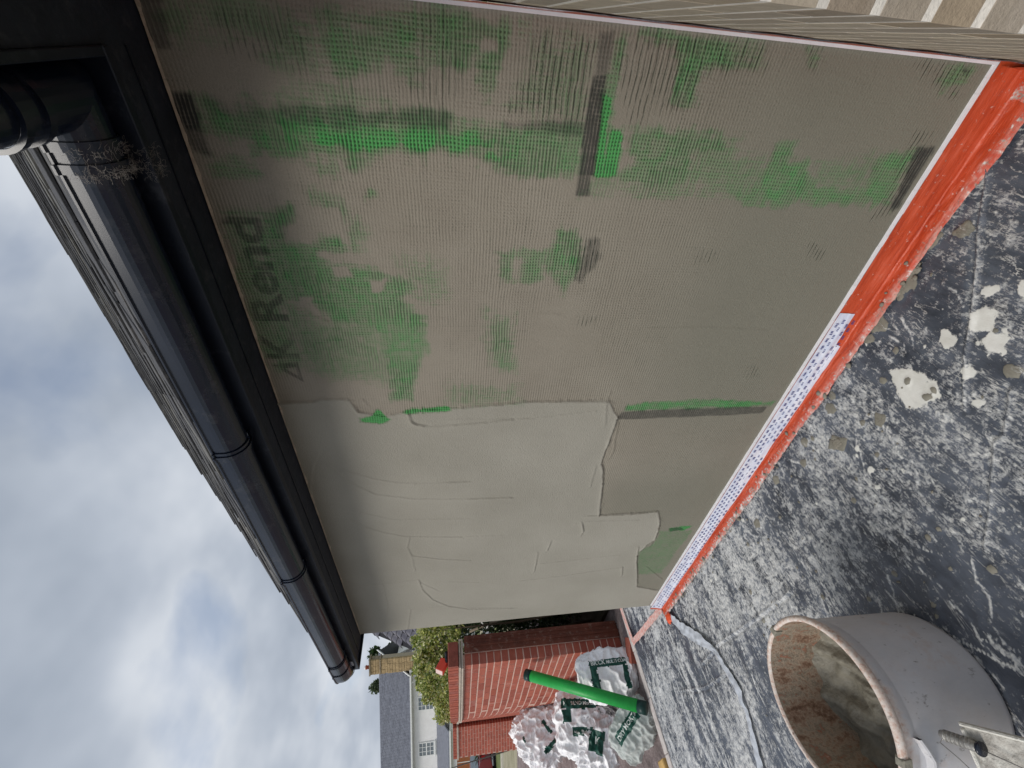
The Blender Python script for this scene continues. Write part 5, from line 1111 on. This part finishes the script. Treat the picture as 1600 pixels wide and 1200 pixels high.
# stone chimney breast
ch=empty('stone_chimney',H(-.2,-.6,.2)[:]); tag(ch,'tall tan stone chimney stack with one red pot beside the white house','chimney')
M_ST=simple('tan_stone',(.40,.29,.16),.9,.3,3,.5); 
m=MB(); z=-.6; mm=MB()
m.box((-.98,.12,-.6),(.28,.9,8.3),HM)
P_(m.build('stack_core',simple('stone_mortar',(.42,.36,.28),.9),ch))
while z<9.3:
    hh=random.uniform(.20,.32); x=-1.02
    while x<.30:
        ww=min(random.uniform(.3,.6),.32-x)
        if ww<.08: break
        b=link('stone_block',(lambda q:(q.box((x,.06+random.uniform(0,.03),z),(x+ww-.02,.3,z+hh-.02),HM,bev=.015),q.mesh('stone_block'))[1])(MB()),M_ST,ch) if z>3.6 else None
        if b: P_(b)
        x+=ww
    z+=hh
m=MB(); m.box((-.95,.14,8.3),(.25,.9,9.35),HM); P_(m.build('upper_stack',simple('weathered_stone',(.27,.22,.16),.9,.4,4,.5),ch))
m=MB(); m.box((-1.08,.0,9.35),(.36,1.0,9.48),HM); m.box((-1.04,.03,8.42),(.32,.99,8.52),HM); P_(m.build('capping',bpy.data.materials['weathered_stone'],ch))
m=MB(); m.lathe([(.0,0),(.17,0),(.15,.25),(.19,.28),(.19,.36),(.13,.38)],HM@Vector((-.2,.5,9.48)),16); P_(m.build('chimney_pot',simple('terracotta',(.36,.10,.06),.8),ch))
m=MB(); m.lathe([(.15,.38),(.15,.47),(.0,.50)],HM@Vector((-.2,.5,9.48)),16); P_(m.build('pot_collar',M_WT,ch))
# white gabled wing
wg=empty('gabled_wing',H(-3,-.6,4)[:]); tag(wg,'white gable of a lower wing to the right of the stone chimney','house wing')
m=MB(); q=[HM@Vector(t) for t in ((.7,3.5,-.6),(.7,3.5,7.3),(-.45,3.5,4.6),(-.55,3.5,-.6),(.7,6,-.6),(.7,6,7.3),(-.45,6,4.6),(-.55,6,-.6))]
m.add(q,[(0,1,2,3),(4,7,6,5),(1,5,6,2),(0,4,5,1),(2,6,7,3)]); P_(m.build('gable_wall',M_WH,wg))
m=MB(); q=[HM@Vector(t) for t in ((.75,3.3,7.32),(-.55,3.3,4.3),(-.67,3.3,4.38),(.63,3.3,7.42),(.75,3.5,7.32),(-.55,3.5,4.3),(-.67,3.5,4.38),(.63,3.5,7.42))]
m.add(q,[(0,3,2,1),(4,5,6,7),(3,7,6,2),(0,1,5,4)]); P_(m.build('barge_board',M_WT,wg))
# porch roof, lower wing in front
pr=empty('lean_to',H(8,-.6,-1.5)[:]); tag(pr,'low lean-to with slate roof and white gutter in front of the white house','lean-to')
m=MB(); q=[HM@Vector(t) for t in ((4.7,-2.2,2.25),(20,-2.2,2.25),(20,-.02,3.35),(4.7,-.02,3.35),(4.7,-2.2,2.13),(20,-2.2,2.13),(20,-.02,3.23),(4.7,-.02,3.23))]
m.add(q,[(0,1,2,3),(7,6,5,4),(0,4,5,1),(3,7,4,0)]); P_(m.build('roof',M_HR,pr))
m=MB(); m.box((4.6,-2.35,2.02),(20,-2.21,2.16),HM); m.box((4.62,-2.2,2.02),(4.69,-.03,2.12),HM); P_(m.build('gutter',M_WT,pr))
m=MB(); m.box((4.75,-2.0,-.6),(20,-.03,2.12),HM); P_(m.build('wall',M_WH,pr))
m=MB(); m.box((6.6,-2.06,-.6),(6.75,-2.0,1.5),HM); m.box((8.9,-2.06,-.6),(9.0,-2.0,1.5),HM); m.box((6.6,-2.06,1.5),(9.0,-2.0,1.62),HM); P_(m.build('door_frame',M_WT,pr))
m=MB(); m.box((6.76,-2.04,-.6),(8.89,-2.001,1.49),HM); dr=P_(m.build('door',simple('brown_door',(.30,.10,.035),.6,.2,2),pr))
m=MB(); m.box((7.79,-2.055,-.6),(7.85,-2.0405,1.49),HM); P_(m.build('door_mullion',M_WT,dr))
# neighbour's pantile roof
pt=empty('pantile_roof',V(-8.2,14.6,1.9)[:]); tag(pt,'grey pantiled roof slope with dark wavy joints beyond the end of the rendered wall','roof')
TR_=V(-7.0,15.2); tl=RT.copy()
sl_dir=Vector((0,0,1))*math.sin(math.radians(38))+FW*math.cos(math.radians(38)); 
tn=MB(); nu,nv=10,2; v=[];f=[]
for j in range(nv+1):
    for i in range(nu+1):
        x=.33*i/nu; a=x/.33; zc=.036*math.sin(a*2*math.pi-.5)+(.012 if a>.85 else 0); v.append((x,.36*j/nv,zc-.028*j/nv))
for j in range(nv):
    for i in range(nu): a=j*(nu+1)+i; f.append((a,a+1,a+nu+2,a+nu+1))
for i in range(nu): n0=len(v); v+= [tuple(Vector(v[i])+Vector((0,.002,-.03))),tuple(Vector(v[i+1])+Vector((0,.002,-.03)))]; f.append((i,n0,n0+1,i+1))
tn.add(v,f,False); tmesh=tn.mesh('pantile')
M_PTL=randbrick('pantile_grey',[(0,(.13,.125,.15)),(.5,(.17,.165,.19)),(1,(.15,.15,.17))],.3)
slx=RT; sly=sl_dir; slz=slx.cross(sly).normalized(); slz=slz if slz.z>0 else -slz
BASE=V(-8.75,14.2,2.62)
TM=Matrix(((slx.x,sly.x,slz.x,BASE.x),(slx.y,sly.y,slz.y,BASE.y),(slx.z,sly.z,slz.z,BASE.z),(0,0,0,1)))
for r in range(12):
    for c in range(-3,14):
        xl=c*.30; yl=r*.31
        if xl<-.20*yl-.10: continue       # verge
        o=link('pantile',tmesh,M_PTL,pt); M4=TM@Matrix.Translation((xl,yl,.035))
        o.matrix_parent_inverse=pt.matrix_basis.inverted(); o.matrix_basis=M4
m=MB(); q=[TM@Vector(t) for t in ((0,0,-.012),(4.4,0,-.012),(4.4,3.6,-.012),(-.65,3.6,-.012),(0,0,-.14),(4.4,0,-.14),(4.4,3.6,-.14),(-.65,3.6,-.14))]
m.add(q,[(0,1,2,3),(7,6,5,4),(0,4,5,1),(0,3,7,4),(3,2,6,7),(1,5,6,2)]); P_(m.build('roof_deck',simple('dark_felt',(.02,.02,.024),.9),pt))
m=MB(); m.add([V(-8.5,14.9,-.1),V(-4.5,14.9,-.1),V(-4.5,14.9,2.6),V(-8.5,14.9,2.6),V(-8.5,17,-.1),V(-4.5,17,-.1),V(-4.5,17,2.6),V(-8.5,17,2.6)],[(0,1,2,3),(4,7,6,5),(0,3,7,4),(3,2,6,7)]); P_(m.build('wall',M_WH,pt))
# ================================================================ plants, car, stake by the road
pl=empty('spiky_plant',V(-20.6,24.5,-.6)[:]); tag(pl,'spiky green yucca-like plant in front of the brown door','plant')
m=MB(); c0=V(-20.6,24.5,-.55)
for i in range(60):
    a=random.uniform(0,6.28); el=random.uniform(.3,1.4); L_=random.uniform(.6,1.25); d=Vector((math.cos(a)*math.cos(el),math.sin(a)*math.cos(el),math.sin(el))); sdv=d.cross(Vector((0,0,1))).normalized()*.045; t=c0+Vector((0,0,.55)); 
    m.add([t-sdv,t+sdv,t+d*L_*.6+sdv*.8-Vector((0,0,.02)),t+d*L_-Vector((0,0,.12)),t+d*L_*.6-sdv*.8-Vector((0,0,.02))],[(0,1,2,3,4)])
P_(m.build('blades',simple('blade_green',(.10,.17,.06),.5,.4,4),pl)); m=MB(); m.tube([c0,c0+Vector((0,0,.6))],[.08,.06],8); P_(m.build('stem',bpy.data.materials['stem_bark'],pl))
lw=empty('low_bush',V(-22.3,26,-.6)[:]); tag(lw,'low grey-green bush beside the road at the edge of the picture','bush')
leaves('foliage',clumps([(*V(-22.6+.25*i,26+.1*(i%3),-.2+.35*(i%3)),.4) for i in range(8)],(1,1,1)),3500,.12,[(.18,.22,.12),(.30,.33,.24),(.12,.16,.07)],lw,21,.6)
car=empty('parked_car',V(-21.9,23.2,-.6)[:]); tag(car,'dark red parked car, only its end visible at the edge of the picture','car')
CMx=Matrix.Translation(V(-24.8,23.6,-.60))@Matrix.Rotation(math.atan2(RT.y,RT.x),4,'Z')
prof=[(0,.35),(.02,.62),(.15,.80),(.95,.92),(1.55,1.33),(2.0,1.42),(3.0,1.40),(3.65,.98),(4.0,.90),(4.12,.70),(4.12,.32),(3.7,.22),(.4,.22)]
def extr(pf,y0,y1,M,inset=0):
    m=MB(); n=len(pf); v=[M@Vector((a,y0,b)) for a,b in pf]+[M@Vector((a,y1,b)) for a,b in pf]; f=[tuple(range(n)),tuple(range(2*n-1,n-1,-1))]+[(i,n+i,n+(i+1)%n,(i+1)%n) for i in range(n)]; m.add(v,f); return m
P_(extr(prof,0,1.7,CMx).build('body',simple('dark_red_paint',(.16,.012,.018),.25,.1,3,0,.6),car))
P_(extr([(1.1,.93),(1.6,1.30),(2.0,1.37),(2.95,1.35),(3.5,.97)],-.004,1.704,CMx).build('side_glass',M_GL,car))
P_(extr([(3.05,1.36),(3.07,1.39),(3.66,1.0),(3.62,.97)],.12,1.58,CMx).build('rear_glass',M_GL,car))
for x in (.8,3.3):
    for y in (-.03,1.53):
        t=MB(); t.tube([CMx@Vector((x,y,.31)),CMx@Vector((x,y+.2,.31))],.31,20); w_=P_(t.build('wheel',M_PVC,car))
        t=MB(); t.tube([CMx@Vector((x,y-.01,.31)),CMx@Vector((x,y+.21,.31))],.18,16); t.build('rim',simple('alloy',(.4,.4,.42),.3,.05,3,0,.5,.8),w_) and None
for ch_ in list(bpy.data.objects):
    if ch_.name.startswith('rim') and ch_.parent and ch_.parent.name.startswith('wheel'): P_(ch_)
for y in (.08,1.42): t=MB(); t.box((4.09,y,.62),(4.13,y+.2,.80),CMx,bev=.01); P_(t.build('tail_light',simple('tail_red',(.5,.02,.02),.2,.05,3),car))
stk=MB(); stk.tube([V(-13.1,15.2,-.25),V(-13.2,15.2,.33),V(-13.35,15.2,1.3),V(-13.5,15.2,2.1)],[.022,.02,.018,.012],8); tag(stk.build('leaning_stake',simple('grey_stake',(.10,.09,.085),.8)),'thin dark leaning stake by the driveway','stake')
